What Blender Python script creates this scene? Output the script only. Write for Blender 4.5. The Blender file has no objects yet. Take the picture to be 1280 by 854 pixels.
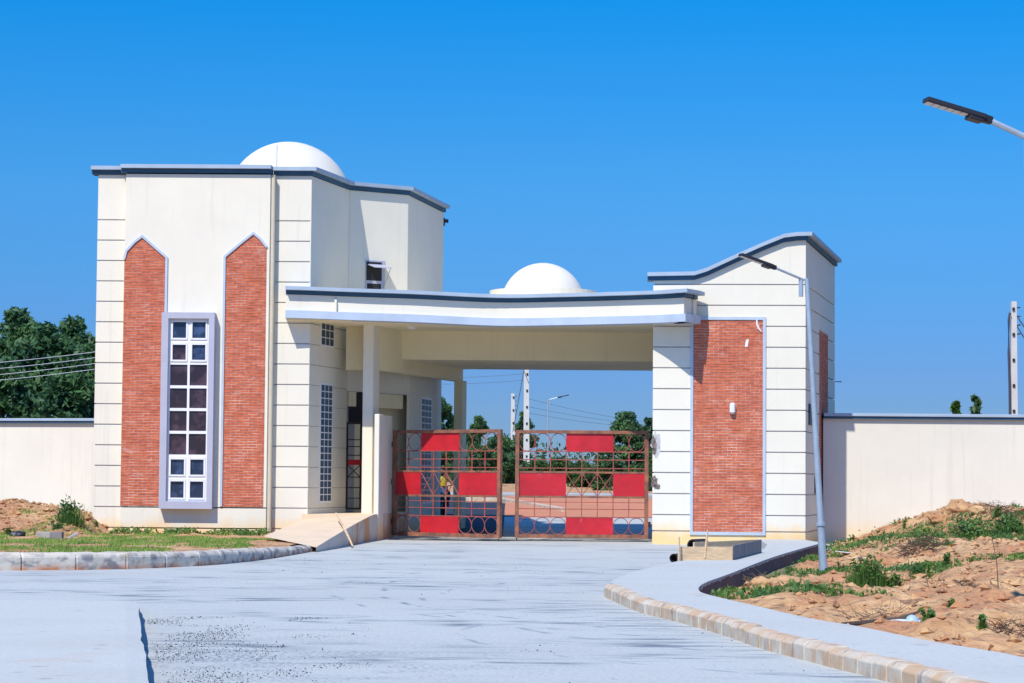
import bpy, bmesh, math, random
import numpy as np
from mathutils import Vector, Matrix, noise
random.seed(7); rng = np.random.default_rng(7)
S = bpy.context.scene
C = S.collection
PI = math.pi

# ------------------------------------------------------------------ camera
FPX = 3000.0                     # focal length in pixels of the 1280 px wide photograph
PITCH = math.atan(173 / FPX); ROLL = 0.008
CAM = Vector((0, 0, 1.5))
fwd = Vector((0, math.cos(PITCH), math.sin(PITCH)))
r0 = Vector((1, 0, 0)); u0 = Vector((0, -math.sin(PITCH), math.cos(PITCH)))
rgt = r0 * math.cos(ROLL) + u0 * math.sin(ROLL)
upv = u0 * math.cos(ROLL) - r0 * math.sin(ROLL)
cd = bpy.data.cameras.new('camera'); cam = bpy.data.objects.new('camera', cd); C.objects.link(cam)
M3 = Matrix((rgt, upv, -fwd)).transposed()
cam.matrix_world = Matrix.Translation(CAM) @ M3.to_4x4()
cd.sensor_width = 36; cd.lens = FPX / 1280 * 36; cd.clip_start = 0.5; cd.clip_end = 12000
S.camera = cam

def W(px, py, Y):
    """survey: the world point seen at photo pixel (px,py) at distance Y"""
    d = rgt * ((px - 640) / FPX) - upv * ((py - 427) / FPX) + fwd
    return CAM + d * (Y / d.y)
def G(px, py, z=0.0):
    d = rgt * ((px - 640) / FPX) - upv * ((py - 427) / FPX) + fwd
    return CAM + d * ((z - CAM.z) / d.z)

# ------------------------------------------------------------------ light
SUN = Vector((0.43, 1.0, -1.30)).normalized()
EL = math.asin(-SUN.z); ROT = math.atan2(-SUN.x, -SUN.y)
w = bpy.data.worlds.new('World'); S.world = w; w.use_nodes = True
nt = w.node_tree; bgn = nt.nodes['Background']
sk = nt.nodes.new('ShaderNodeTexSky'); sk.sky_type = 'NISHITA'; sk.sun_disc = False
sk.sun_elevation = EL; sk.sun_rotation = ROT
sk.air_density = 1.0; sk.dust_density = 0.0; sk.ozone_density = 6.0; sk.altitude = 0
hs = nt.nodes.new('ShaderNodeHueSaturation'); hs.inputs['Saturation'].default_value = 1.0
gm = nt.nodes.new('ShaderNodeMix'); gm.data_type = 'RGBA'; gm.blend_type = 'MULTIPLY'; gm.inputs[0].default_value = 1
tcn = nt.nodes.new('ShaderNodeTexCoord'); spn = nt.nodes.new('ShaderNodeSeparateXYZ'); rmp = nt.nodes.new('ShaderNodeValToRGB')
nt.links.new(tcn.outputs['Generated'], spn.inputs[0]); nt.links.new(spn.outputs[2], rmp.inputs[0])
while len(rmp.color_ramp.elements) < 5: rmp.color_ramp.elements.new(0.5)
for e_, (p_, c_) in zip(rmp.color_ramp.elements, ((0.0, (0.17, 0.26, 0.46)), (0.045, (0.152, 0.275, 0.55)), (0.12, (0.135, 0.405, 0.65)), (0.20, (0.022, 0.46, 0.77)), (0.6, (0.50, 0.98, 1.36)))):
    e_.position = p_; e_.color = (*c_, 1)
nt.links.new(rmp.outputs[0], gm.inputs[7])      # deep, polarised-looking blue of the photograph's sky
nt.links.new(sk.outputs[0], hs.inputs['Color']); nt.links.new(hs.outputs[0], gm.inputs[6])
nt.links.new(gm.outputs[2], bgn.inputs[0]); bgn.inputs[1].default_value = 0.15
sl = bpy.data.lights.new('sun', 'SUN'); sl.energy = 4.1; sl.angle = math.radians(0.5); sl.color = (1, 0.93, 0.83)
so = bpy.data.objects.new('sun', sl); C.objects.link(so)
so.rotation_euler = SUN.to_track_quat('-Z', 'Y').to_euler(); so.location = (-20, -10, 60)
S.view_settings.view_transform = 'Standard'; S.view_settings.look = 'None'
S.view_settings.exposure = 0.2; S.view_settings.gamma = 1; S.view_settings.use_curve_mapping = False

# ------------------------------------------------------------------ materials
def mat(name, col, rough=0.8, var=0.0, vscale=3.0, bump=0.0, bscale=40.0, col2=None, stretch=(1, 1, 1),
        metal=0.0, spec=0.5, extra=None, detail=6, ramp=(0.35, 0.65)):
    m = bpy.data.materials.new(name); m.use_nodes = True
    n = m.node_tree; b = n.nodes['Principled BSDF']; L = n.links.new
    b.inputs['Roughness'].default_value = rough; b.inputs['Metallic'].default_value = metal
    b.inputs['Specular IOR Level'].default_value = spec
    g = n.nodes.new('ShaderNodeNewGeometry')
    mp = n.nodes.new('ShaderNodeMapping'); mp.inputs['Scale'].default_value = stretch
    L(g.outputs['Position'], mp.inputs['Vector'])
    out = None
    if col2 is None: col2 = tuple(c * (1 - var) for c in col)
    t = n.nodes.new('ShaderNodeTexNoise'); t.inputs['Scale'].default_value = vscale; t.inputs['Detail'].default_value = detail
    t.inputs['Roughness'].default_value = 0.6
    L(mp.outputs[0], t.inputs['Vector'])
    r = n.nodes.new('ShaderNodeValToRGB'); r.color_ramp.elements[0].position = ramp[0]; r.color_ramp.elements[1].position = ramp[1]
    r.color_ramp.elements[0].color = (*col2, 1); r.color_ramp.elements[1].color = (*col, 1)
    L(t.outputs['Fac'], r.inputs[0]); out = r.outputs[0]
    if extra: out = extra(n, L, g, out)
    L(out, b.inputs['Base Color'])
    if bump:
        t2 = n.nodes.new('ShaderNodeTexNoise'); t2.inputs['Scale'].default_value = bscale; t2.inputs['Detail'].default_value = 5
        L(mp.outputs[0], t2.inputs['Vector'])
        bp = n.nodes.new('ShaderNodeBump'); bp.inputs['Strength'].default_value = 0.6; bp.inputs['Distance'].default_value = bump
        L(t2.outputs['Fac'], bp.inputs['Height']); L(bp.outputs[0], b.inputs['Normal'])
    return m
def mixc(n, L, fac, a, col):
    x = n.nodes.new('ShaderNodeMix'); x.data_type = 'RGBA'
    L(fac, x.inputs[0]); L(a, x.inputs[6])
    if isinstance(col, tuple): x.inputs[7].default_value = (*col, 1)
    else: L(col, x.inputs[7])
    return x.outputs[2]
def math_(n, L, op, a, b=None, c=None):
    x = n.nodes.new('ShaderNodeMath'); x.operation = op
    for i, v in enumerate((a, b, c)):
        if v is None: continue
        if isinstance(v, (int, float)): x.inputs[i].default_value = v
        else: L(v, x.inputs[i])
    return x.outputs[0]
def noise_(n, L, vec, scale, stretch=(1, 1, 1), lo=0.4, hi=0.6, detail=5):
    mp = n.nodes.new('ShaderNodeMapping'); mp.inputs['Scale'].default_value = stretch; L(vec, mp.inputs['Vector'])
    t = n.nodes.new('ShaderNodeTexNoise'); t.inputs['Scale'].default_value = scale; t.inputs['Detail'].default_value = detail
    L(mp.outputs[0], t.inputs['Vector'])
    mr = n.nodes.new('ShaderNodeMapRange'); mr.inputs['From Min'].default_value = lo; mr.inputs['From Max'].default_value = hi
    L(t.outputs['Fac'], mr.inputs['Value']); return mr.outputs[0]
def splash(col, top, amount=0.8):
    """soil splash stain climbing the foot of a wall, ragged top edge; plus faint rain streaks"""
    def ex(n, L, g, out):
        sx = n.nodes.new('ShaderNodeSeparateXYZ'); L(g.outputs['Position'], sx.inputs[0])
        nz = noise_(n, L, g.outputs['Position'], 2.5, (1, 1, 0.6), 0.2, 0.8)
        lim = math_(n, L, 'MULTIPLY', nz, top * 0.7)
        lim = math_(n, L, 'ADD', lim, top * 0.72)
        f = math_(n, L, 'SUBTRACT', lim, sx.outputs[2])
        f = math_(n, L, 'MULTIPLY', f, 2.6)
        cl = n.nodes.new('ShaderNodeClamp'); L(f, cl.inputs[0])
        f = math_(n, L, 'MULTIPLY', cl.outputs[0], amount)
        out = mixc(n, L, f, out, col)
        st = noise_(n, L, g.outputs['Position'], 1.4, (5, 5, 0.25), 0.58, 0.75)
        st = math_(n, L, 'MULTIPLY', st, 0.20)
        return mixc(n, L, st, out, (0.45, 0.40, 0.34))
    return ex
M = {}
M['plaster'] = mat('white_plaster', (0.795, 0.76, 0.645), 0.85, 0.06, 0.7, 0.004, 30, extra=splash((0.84, 0.56, 0.22), 0.5, 0.85))
M['cream'] = mat('cream_plaster', (0.90, 0.80, 0.54), 0.85, 0.06, 0.9, 0.004, 30, extra=splash((0.55, 0.32, 0.16), 0.5, 0.6))
M['wallpl'] = mat('boundary_wall_plaster', (0.77, 0.745, 0.645), 0.88, 0.07, 0.6, 0.004, 20, extra=splash((0.82, 0.66, 0.38), 0.55, 0.6))
M['groove'] = mat('groove_grey_paint', (0.44, 0.44, 0.48), 0.8, 0.1)
M['trim'] = mat('pale_blue_grey_trim_paint', (0.47, 0.57, 0.70), 0.6, 0.12, 2.0, 0.002)
M['coping'] = mat('blue_grey_coping_paint', (0.38, 0.48, 0.60), 0.6, 0.12, 2.0, 0.002)
M['copingshade'] = mat('shaded_blue_coping_paint', (0.028, 0.10, 0.19), 0.6, 0.2, 2.0)  # blue coping paint, darkened to hold the shade under the slab
M['frame'] = mat('lilac_grey_window_surround_paint', (0.44, 0.46, 0.56), 0.65, 0.08, 2.0)
M['white'] = mat('white_frame_paint', (0.82, 0.83, 0.85), 0.4, 0.04)
M['dome'] = mat('white_dome_paint', (0.76, 0.73, 0.64), 0.75, 0.06, 1.5, 0.003)
def brick_extra(n, L, g, out):
    o = noise_(n, L, g.outputs['Position'], 1.0, (3.3, 3.3, 16.5), 0.35, 0.7, 1)
    out = mixc(n, L, math_(n, L, 'MULTIPLY', o, 0.75), out, (0.42, 0.09, 0.055))
    s = noise_(n, L, g.outputs['Position'], 2.2, (1, 1, 2.5), 0.60, 0.76, 8)
    return mixc(n, L, math_(n, L, 'MULTIPLY', s, 0.5), out, (0.72, 0.50, 0.44))
M['brick'] = mat('red_brick', (0.68, 0.185, 0.09), 0.9, 0.3, 9, 0.004, 60, extra=brick_extra)
M['mortar'] = mat('brick_mortar', (0.78, 0.56, 0.46), 0.95, 0.25, 3, 0.004, 50, col2=(0.46, 0.20, 0.12))
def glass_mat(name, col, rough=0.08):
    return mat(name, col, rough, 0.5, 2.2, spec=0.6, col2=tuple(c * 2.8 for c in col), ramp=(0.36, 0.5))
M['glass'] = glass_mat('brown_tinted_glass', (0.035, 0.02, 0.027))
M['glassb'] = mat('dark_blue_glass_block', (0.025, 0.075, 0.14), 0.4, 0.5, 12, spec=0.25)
M['glasssky'] = glass_mat('sky_tinted_glass', (0.022, 0.035, 0.075), 0.05)  # blue sky reflection put into the pane colour
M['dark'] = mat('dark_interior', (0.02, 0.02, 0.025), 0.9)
M['pipe'] = mat('cream_pipe', (0.62, 0.56, 0.42), 0.5, 0.1)
M['steel'] = mat('galvanised_steel', (0.42, 0.52, 0.62), 0.42, 0.15, 6, metal=0.35)
M['black'] = mat('black_plastic', (0.018, 0.02, 0.03), 0.5)
M['blackiron'] = mat('black_iron', (0.03, 0.02, 0.022), 0.6)
M['rust'] = mat('rust_brown_steel', (0.36, 0.14, 0.075), 0.75, 0.5, 5, 0.002, 60, col2=(0.14, 0.07, 0.055))
M['redbar'] = mat('dull_red_steel_bar', (0.40, 0.10, 0.08), 0.7, 0.4, 8)
def redp(n, L, g, out):
    s = noise_(n, L, g.outputs['Position'], 5, (1, 1, 0.3), 0.66, 0.74)
    out = mixc(n, L, math_(n, L, 'MULTIPLY', s, 0.5), out, (0.55, 0.25, 0.22))
    s = noise_(n, L, g.outputs['Position'], 9, (1, 1, 1), 0.62, 0.72)
    return mixc(n, L, math_(n, L, 'MULTIPLY', s, 0.4), out, (0.25, 0.03, 0.02))
M['red'] = mat('red_gate_sheet', (0.60, 0.018, 0.030), 0.42, 0.3, 1.5, 0.03, 1.6, extra=redp)
M['concrete'] = mat('concrete', (0.42, 0.41, 0.38), 0.9, 0.25, 4, 0.006, 30)
M['cement'] = mat('bare_cement', (0.30, 0.24, 0.21), 0.95, 0.5, 22, 0.01, 30, col2=(0.05, 0.045, 0.04))
M['pole'] = mat('concrete_pole', (0.62, 0.62, 0.60), 0.85, 0.1, 3)
M['wood'] = mat('weathered_wood', (0.78, 0.56, 0.34), 0.85, 0.3, 3, 0.003, 30, stretch=(2, 2, 14))
M['woodgrey'] = mat('grey_board', (0.24, 0.24, 0.25), 0.85, 0.3, 3)
M['bark'] = mat('bark', (0.14, 0.10, 0.07), 0.95, 0.4, 10, 0.01, 40)
M['wire'] = mat('power_cable', (0.05, 0.06, 0.08), 0.6)
M['wirefar'] = mat('thin_steel_cable', (0.16, 0.20, 0.28), 0.5)
M['wirepale'] = mat('bare_aluminium_cable', (0.55, 0.58, 0.62), 0.5)
M['skin'] = mat('skin', (0.11, 0.055, 0.035), 0.6)
M['yellow'] = mat('yellow_vest', (0.75, 0.62, 0.03), 0.8, 0.2, 8)
M['cloth'] = mat('black_cloth', (0.02, 0.022, 0.03), 0.9)
M['rubber'] = mat('rubber', (0.015, 0.015, 0.018), 0.8)
M['plastic'] = mat('white_plastic', (0.75, 0.78, 0.8), 0.5)
M['led'] = mat('pale_led_cover', (0.6, 0.58, 0.55), 0.4)
M['twig'] = mat('dry_twig', (0.13, 0.085, 0.06), 0.95, 0.4, 10)

def road_extra(n, L, g, out):
    P = g.outputs['Position']
    z_ = noise_(n, L, P, 0.22, (1, 1, 1), 0.4, 0.65, 7)
    out = mixc(n, L, math_(n, L, 'MULTIPLY', z_, 0.30), out, (0.38, 0.40, 0.40))
    a = noise_(n, L, P, 0.62, (0.5, 1.0, 1), 0.47, 0.60, 9)         # tyre smears across the apron
    b = noise_(n, L, P, 2.6, (0.45, 1.6, 1), 0.48, 0.66, 8)
    m = math_(n, L, 'MULTIPLY', math_(n, L, 'MULTIPLY', a, b), 0.9)
    out = mixc(n, L, m, out, (0.11, 0.145, 0.19))
    c = noise_(n, L, P, 9, (0.6, 1, 1), 0.66, 0.72, 4)
    d = noise_(n, L, P, 0.35, (1, 1, 1), 0.5, 0.62, 3)
    out = mixc(n, L, math_(n, L, 'MULTIPLY', math_(n, L, 'MULTIPLY', c, d), 0.8), out, (0.12, 0.14, 0.18))
    e = noise_(n, L, P, 0.9, (1, 1, 1), 0.72, 0.78, 4)
    out = mixc(n, L, math_(n, L, 'MULTIPLY', e, 0.35), out, (0.45, 0.30, 0.22))
    # curving tyre marks, broken up by dust
    wob = noise_(n, L, P, 0.5, (1, 1, 1), 0.3, 0.7, 2)
    for cx, cy, r_, w_, am in ((12, 33, 13.9, 0.06, 0.8), (12, 33, 14.55, 0.05, 0.6), (13, 30, 14.2, 0.05, 0.6), (-16, 42, 23.0, 0.06, 0.6), (-16, 42, 21.5, 0.05, 0.45), (0, 134.5, 99.9, 0.07, 0.95), (2, 134.5, 99.4, 0.05, 0.6), (6, 24, 6.6, 0.05, 0.5), (10, 50, 16.5, 0.08, 0.6), (10, 50, 15.2, 0.07, 0.5)):
        v = n.nodes.new('ShaderNodeVectorMath'); v.operation = 'DISTANCE'; L(P, v.inputs[0]); v.inputs[1].default_value = (cx, cy, 0)
        dd = math_(n, L, 'ADD', math_(n, L, 'SUBTRACT', v.outputs['Value'], r_), math_(n, L, 'MULTIPLY', wob, 0.25))
        mr = n.nodes.new('ShaderNodeMapRange'); mr.inputs['From Min'].default_value = w_; mr.inputs['From Max'].default_value = w_ * 0.3
        L(math_(n, L, 'ABSOLUTE', dd), mr.inputs['Value'])
        br = noise_(n, L, P, 1.3 + 0.2 * am, (1, 1, 1), 0.50, 0.60, 7)
        out = mixc(n, L, math_(n, L, 'MULTIPLY', math_(n, L, 'MULTIPLY', mr.outputs[0], br), am), out, (0.13, 0.17, 0.23))
    # loose grit near the raised slab
    v = n.nodes.new('ShaderNodeVectorMath'); v.operation = 'DISTANCE'; L(P, v.inputs[0]); v.inputs[1].default_value = (-2.5, 20.0, 0)
    mr = n.nodes.new('ShaderNodeMapRange'); mr.inputs['From Min'].default_value = 3.6; mr.inputs['From Max'].default_value = 0.4; L(v.outputs['Value'], mr.inputs['Value'])
    k = noise_(n, L, P, 22, (1, 1, 1), 0.50, 0.56, 4)
    k2 = noise_(n, L, P, 1.8, (0.6, 1, 1), 0.42, 0.58, 5)
    f = math_(n, L, 'MULTIPLY', math_(n, L, 'MULTIPLY', k, k2), mr.outputs[0])
    return mixc(n, L, math_(n, L, 'MULTIPLY', f, 0.8), out, (0.08, 0.11, 0.17))
def walk_extra(n, L, g, out):
    P = g.outputs['Position']
    a = noise_(n, L, P, 0.5, (1, 1, 1), 0.45, 0.7, 6)
    out = mixc(n, L, math_(n, L, 'MULTIPLY', a, 0.35), out, (0.44, 0.44, 0.40))
    b = noise_(n, L, P, 3.5, (1, 1, 1), 0.66, 0.74, 6)
    out = mixc(n, L, math_(n, L, 'MULTIPLY', b, 0.55), out, (0.24, 0.25, 0.26))
    c = noise_(n, L, P, 1.1, (1, 1, 1), 0.60, 0.72, 6)
    return mixc(n, L, math_(n, L, 'MULTIPLY', c, 0.35), out, (0.50, 0.40, 0.30))
M['road'] = mat('dusty_stone_surface', (0.55, 0.58, 0.55), 0.95, 0.1, 26, 0.006, 60, col2=(0.41, 0.44, 0.43), extra=road_extra)
M['walk'] = mat('pavement_screed', (0.55, 0.575, 0.545), 0.95, 0.08, 30, 0.004, 70, col2=(0.46, 0.485, 0.47), extra=walk_extra)
M['gravelshade'] = mat('dark_gravel_and_painted_shade', (0.022, 0.032, 0.055), 0.9, 0.3, 8, 0.004, 80)  # dark blue for loose gravel and for the painted shade beyond the gate
def kerb_extra(n, L, g, out):
    s = noise_(n, L, g.outputs['Position'], 2.0, (2, 2, 2), 0.42, 0.6, 3)
    out = mixc(n, L, math_(n, L, 'MULTIPLY', s, 0.65), out, (0.52, 0.30, 0.14))
    s = noise_(n, L, g.outputs['Position'], 2.6, (2.5, 2.5, 0.8), 0.60, 0.68, 3)
    return mixc(n, L, math_(n, L, 'MULTIPLY', s, 0.7), out, (0.16, 0.16, 0.17))
M['kerb'] = mat('kerb_concrete', (0.62, 0.55, 0.44), 0.9, 0.1, 5, 0.006, 40, extra=kerb_extra)
def kerbl_extra(n, L, g, out):
    P = g.outputs['Position']
    sx = n.nodes.new('ShaderNodeSeparateXYZ'); L(P, sx.inputs[0])
    mr = n.nodes.new('ShaderNodeMapRange'); mr.inputs['From Min'].default_value = 0.11; mr.inputs['From Max'].default_value = 0.02; L(sx.outputs[2], mr.inputs['Value'])
    nz = noise_(n, L, P, 3, (1, 1, 0.5), 0.35, 0.6)
    out = mixc(n, L, math_(n, L, 'MULTIPLY', mr.outputs[0], nz), out, (0.50, 0.20, 0.10))
    s = noise_(n, L, P, 3.2, (1, 1, 1.6), 0.50, 0.60, 6)
    mr2 = n.nodes.new('ShaderNodeMapRange'); mr2.inputs['From Min'].default_value = 0.27; mr2.inputs['From Max'].default_value = 0.22; L(sx.outputs[2], mr2.inputs['Value'])
    out = mixc(n, L, math_(n, L, 'MULTIPLY', math_(n, L, 'MULTIPLY', s, 0.8), mr2.outputs[0]), out, (0.15, 0.155, 0.18))
    s = noise_(n, L, P, 6, (1, 1, 1), 0.55, 0.7, 6)
    out = mixc(n, L, math_(n, L, 'MULTIPLY', s, 0.7), out, (0.34, 0.26, 0.19))
    return out
M['kerbl'] = mat('stained_kerb_concrete', (0.64, 0.59, 0.51), 0.9, 0.2, 4, 0.008, 30, extra=kerbl_extra)
def soil_extra(n, L, g, out):
    s = noise_(n, L, g.outputs['Position'], 0.9, (1, 1, 1), 0.46, 0.60, 8)
    out = mixc(n, L, math_(n, L, 'MULTIPLY', s, 0.75), out, (0.46, 0.21, 0.10))
    s = noise_(n, L, g.outputs['Position'], 7, (1, 1, 1), 0.58, 0.66, 6)
    return mixc(n, L, math_(n, L, 'MULTIPLY', s, 0.8), out, (0.20, 0.11, 0.07))
M['soil'] = mat('sandy_soil', (0.68, 0.44, 0.22), 0.98, 0.2, 2.5, 0.16, 9, col2=(0.44, 0.24, 0.11), extra=soil_extra)
M['redsoil'] = mat('orange_laterite', (0.62, 0.24, 0.12), 0.98, 0.15, 0.5, col2=(0.52, 0.22, 0.12))
M['ground'] = mat('scrub_ground', (0.42, 0.30, 0.18), 0.98, 0.3, 0.05, col2=(0.10, 0.13, 0.05), bump=0.02, bscale=3)
def leafmat(name, a, b, sc=0.8, trans=0.25):
    m = mat(name, a, 0.55, 0.3, sc, col2=b, detail=4, spec=0.35)
    n = m.node_tree; bs = n.nodes['Principled BSDF']; o = n.nodes['Material Output']
    t = n.nodes.new('ShaderNodeBsdfTranslucent'); x = n.nodes.new('ShaderNodeMixShader'); x.inputs[0].default_value = trans
    n.links.new(bs.inputs['Base Color'].links[0].from_socket, t.inputs[0])
    n.links.new(bs.outputs[0], x.inputs[1]); n.links.new(t.outputs[0], x.inputs[2]); n.links.new(x.outputs[0], o.inputs[0])
    return m
M['leafdark'] = leafmat('dark_green_leaves', (0.10, 0.215, 0.07), (0.03, 0.095, 0.05), 0.9)
M['leafmid'] = leafmat('mid_green_leaves', (0.07, 0.15, 0.03), (0.025, 0.07, 0.03), 1.0)
M['leafbright'] = leafmat('bright_green_leaves', (0.14, 0.26, 0.03), (0.05, 0.14, 0.03), 3.0)
M['leafweed'] = leafmat('weed_leaves', (0.16, 0.27, 0.05), (0.05, 0.16, 0.045), 1.2)
M['grass'] = leafmat('verge_grass', (0.30, 0.44, 0.09), (0.14, 0.29, 0.05), 1.2)
M['drygrass'] = leafmat('dry_grass', (0.42, 0.30, 0.16), (0.20, 0.13, 0.07), 3.0)

# ------------------------------------------------------------------ mesh helpers
def setp(o, label=None, cat=None, group=None, kind=None):
    if label: o['label'] = label
    if cat: o['category'] = cat
    if group: o['group'] = group
    if kind: o['kind'] = kind
    return o
ORIGIN = {}
def thing(name, label, cat, loc=(0, 0, 0), rotz=0, group=None):
    o = bpy.data.objects.new(name, None); C.objects.link(o); o.empty_display_size = 0.2
    o.location = loc; o.rotation_euler = (0, 0, rotz)
    ORIGIN[o] = Vector(loc) if rotz == 0 else Vector((0, 0, 0))
    return setp(o, label, cat, group)
def origin(o):
    while o is not None:
        if o in ORIGIN: return ORIGIN[o]
        o = o.parent
    return Vector((0, 0, 0))
class MB:
    def __init__(s): s.v = []; s.f = []
    def add(s, vs, fs):
        n = len(s.v); s.v += [tuple(v) for v in vs]; s.f += [tuple(i + n for i in f) for f in fs]; return s
    def box(s, x0, x1, y0, y1, z0, z1):
        return s.add([(x0, y0, z0), (x1, y0, z0), (x1, y1, z0), (x0, y1, z0), (x0, y0, z1), (x1, y0, z1), (x1, y1, z1), (x0, y1, z1)],
                     [(3, 2, 1, 0), (4, 5, 6, 7), (0, 1, 5, 4), (1, 2, 6, 5), (2, 3, 7, 6), (3, 0, 4, 7)])
    def prism(s, pts, vec):
        n = len(pts); vec = Vector(vec); a = [Vector(p) for p in pts]
        return s.add(a + [p + vec for p in a], [tuple(range(n))[::-1], tuple(range(n, 2 * n))] +
                     [(i, (i + 1) % n, n + (i + 1) % n, n + i) for i in range(n)])
    def tube(s, path, r, seg=8, r1=None):
        P = [Vector(p) for p in path]; n = len(P); vs = []; 
        for i, p in enumerate(P):
            d = (P[min(i + 1, n - 1)] - P[max(i - 1, 0)]).normalized()
            a = d.cross(Vector((0, 0, 1)))
            if a.length < 1e-3: a = Vector((1, 0, 0))
            a.normalize(); b = a.cross(d)
            rr = r if r1 is None else r + (r1 - r) * i / max(1, n - 1)
            if isinstance(r, (list, tuple)): rr = r[i]
            for k in range(seg):
                t = 2 * PI * k / seg; vs.append(p + (a * math.cos(t) + b * math.sin(t)) * rr)
        fs = [(i * seg + k, i * seg + (k + 1) % seg, (i + 1) * seg + (k + 1) % seg, (i + 1) * seg + k) for i in range(n - 1) for k in range(seg)]
        fs += [tuple(range(seg))[::-1], tuple((n - 1) * seg + k for k in range(seg))]
        return s.add(vs, fs)
    def sweep(s, path, prof):
        """path (x,y,z) left to right; prof [(outward, dz)] closed"""
        P = [Vector(p) for p in path]; n = len(P); m = len(prof); vs = []
        for i in range(n):
            ds = []
            if i > 0: ds.append((P[i] - P[i - 1]).xy.normalized())
            if i < n - 1: ds.append((P[i + 1] - P[i]).xy.normalized())
            ns = [Vector((d.y, -d.x)) for d in ds]; nn = sum(ns, Vector((0, 0))).normalized()
            k = 1 / max(0.35, nn.dot(ns[0]))
            for o, dz in prof: vs.append(Vector((P[i].x + nn.x * o * k, P[i].y + nn.y * o * k, P[i].z + dz)))
        fs = [(i * m + j, i * m + (j + 1) % m, (i + 1) * m + (j + 1) % m, (i + 1) * m + j) for i in range(n - 1) for j in range(m)]
        fs += [tuple(range(m)), tuple((n - 1) * m + j for j in range(m))[::-1]]
        return s.add(vs, fs)
    def build(s, name, m, parent=None, smooth=False, kind=None, label=None, local=False, bevel=0):
        o0 = Vector((0, 0, 0)) if (local or parent is None) else origin(parent)
        me = bpy.data.meshes.new(name)
        me.from_pydata([(v[0] - o0.x, v[1] - o0.y, v[2] - o0.z) for v in s.v], [], s.f)
        bm = bmesh.new(); bm.from_mesh(me); bmesh.ops.recalc_face_normals(bm, faces=bm.faces)
        if bevel: bmesh.ops.bevel(bm, geom=[e for e in bm.edges if len(e.link_faces) == 2 and e.calc_face_angle(0) > 0.6], offset=bevel, segments=1, affect='EDGES')
        bm.to_mesh(me); bm.free()
        if smooth:
            me.polygons.foreach_set('use_smooth', [True] * len(me.polygons))
            try: me.set_sharp_from_angle(angle=0.6)
            except Exception: pass
        me.materials.append(m if not isinstance(m, str) else M[m])
        o = bpy.data.objects.new(name, me); C.objects.link(o)
        if parent is not None: o.parent = parent
        if kind: o['kind'] = kind
        if label: o['label'] = label
        return o
def inst(src, loc, parent, scale=None, rot=None):
    o = src.copy(); C.objects.link(o); o.parent = parent; o.location = loc
    if scale: o.scale = scale
    if rot: o.rotation_euler = rot
    return o
def dup(root, loc, rotz=None, **kw):
    r = root.copy(); C.objects.link(r); r.location = loc
    if rotz is not None: r.rotation_euler = (0, 0, rotz)
    for ch in list(root.children):
        c = ch.copy(); C.objects.link(c); c.parent = r
        for g in list(ch.children):
            d = g.copy(); C.objects.link(d); d.parent = c
    setp(r, **kw); return r
def soup(name, V, m, parent=None, nper=4, kind=None):
    """V (N,nper,3) numpy polygons"""
    N = V.shape[0]; o0 = origin(parent) if parent is not None else Vector((0, 0, 0))
    co = (V - np.array(o0)[None, None, :]).reshape(-1, 3).astype(np.float32)
    me = bpy.data.meshes.new(name); me.vertices.add(N * nper); me.vertices.foreach_set('co', co.ravel())
    me.loops.add(N * nper); me.loops.foreach_set('vertex_index', np.arange(N * nper, dtype=np.int32))
    me.polygons.add(N); me.polygons.foreach_set('loop_start', np.arange(0, N * nper, nper, dtype=np.int32))
    me.update(calc_edges=True); me.materials.append(M[m])
    o = bpy.data.objects.new(name, me); C.objects.link(o)
    if parent is not None: o.parent = parent
    if kind: o['kind'] = kind
    return o
def leaf_quads(cen, size, up=0.3):
    """cen (N,3): one folded-free leaf quad (pointed rhomb) at each"""
    N = len(cen); nr = rng.normal(size=(N, 3)); nr[:, 2] += up; nr /= np.linalg.norm(nr, axis=1)[:, None]
    a = np.cross(nr, rng.normal(size=(N, 3))); a /= np.linalg.norm(a, axis=1)[:, None]; b = np.cross(nr, a)
    s = (size * rng.uniform(0.6, 1.3, N))[:, None]
    return np.stack([cen - a * s, cen - b * s * 0.45, cen + a * s, cen + b * s * 0.45], axis=1)
def blades(cen, h, wdt, lean=0.4):
    N = len(cen); an = rng.uniform(0, 2 * PI, N); d = np.stack([np.cos(an), np.sin(an), np.zeros(N)], 1)
    side = np.stack([-np.sin(an), np.cos(an), np.zeros(N)], 1)
    hh = (h * rng.uniform(0.5, 1.3, N))[:, None]
    top = cen + np.array([0, 0, 1.0]) * hh + d * hh * rng.uniform(0, lean, N)[:, None]
    return np.stack([cen - side * wdt, cen + side * wdt, top], 1)

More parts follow.
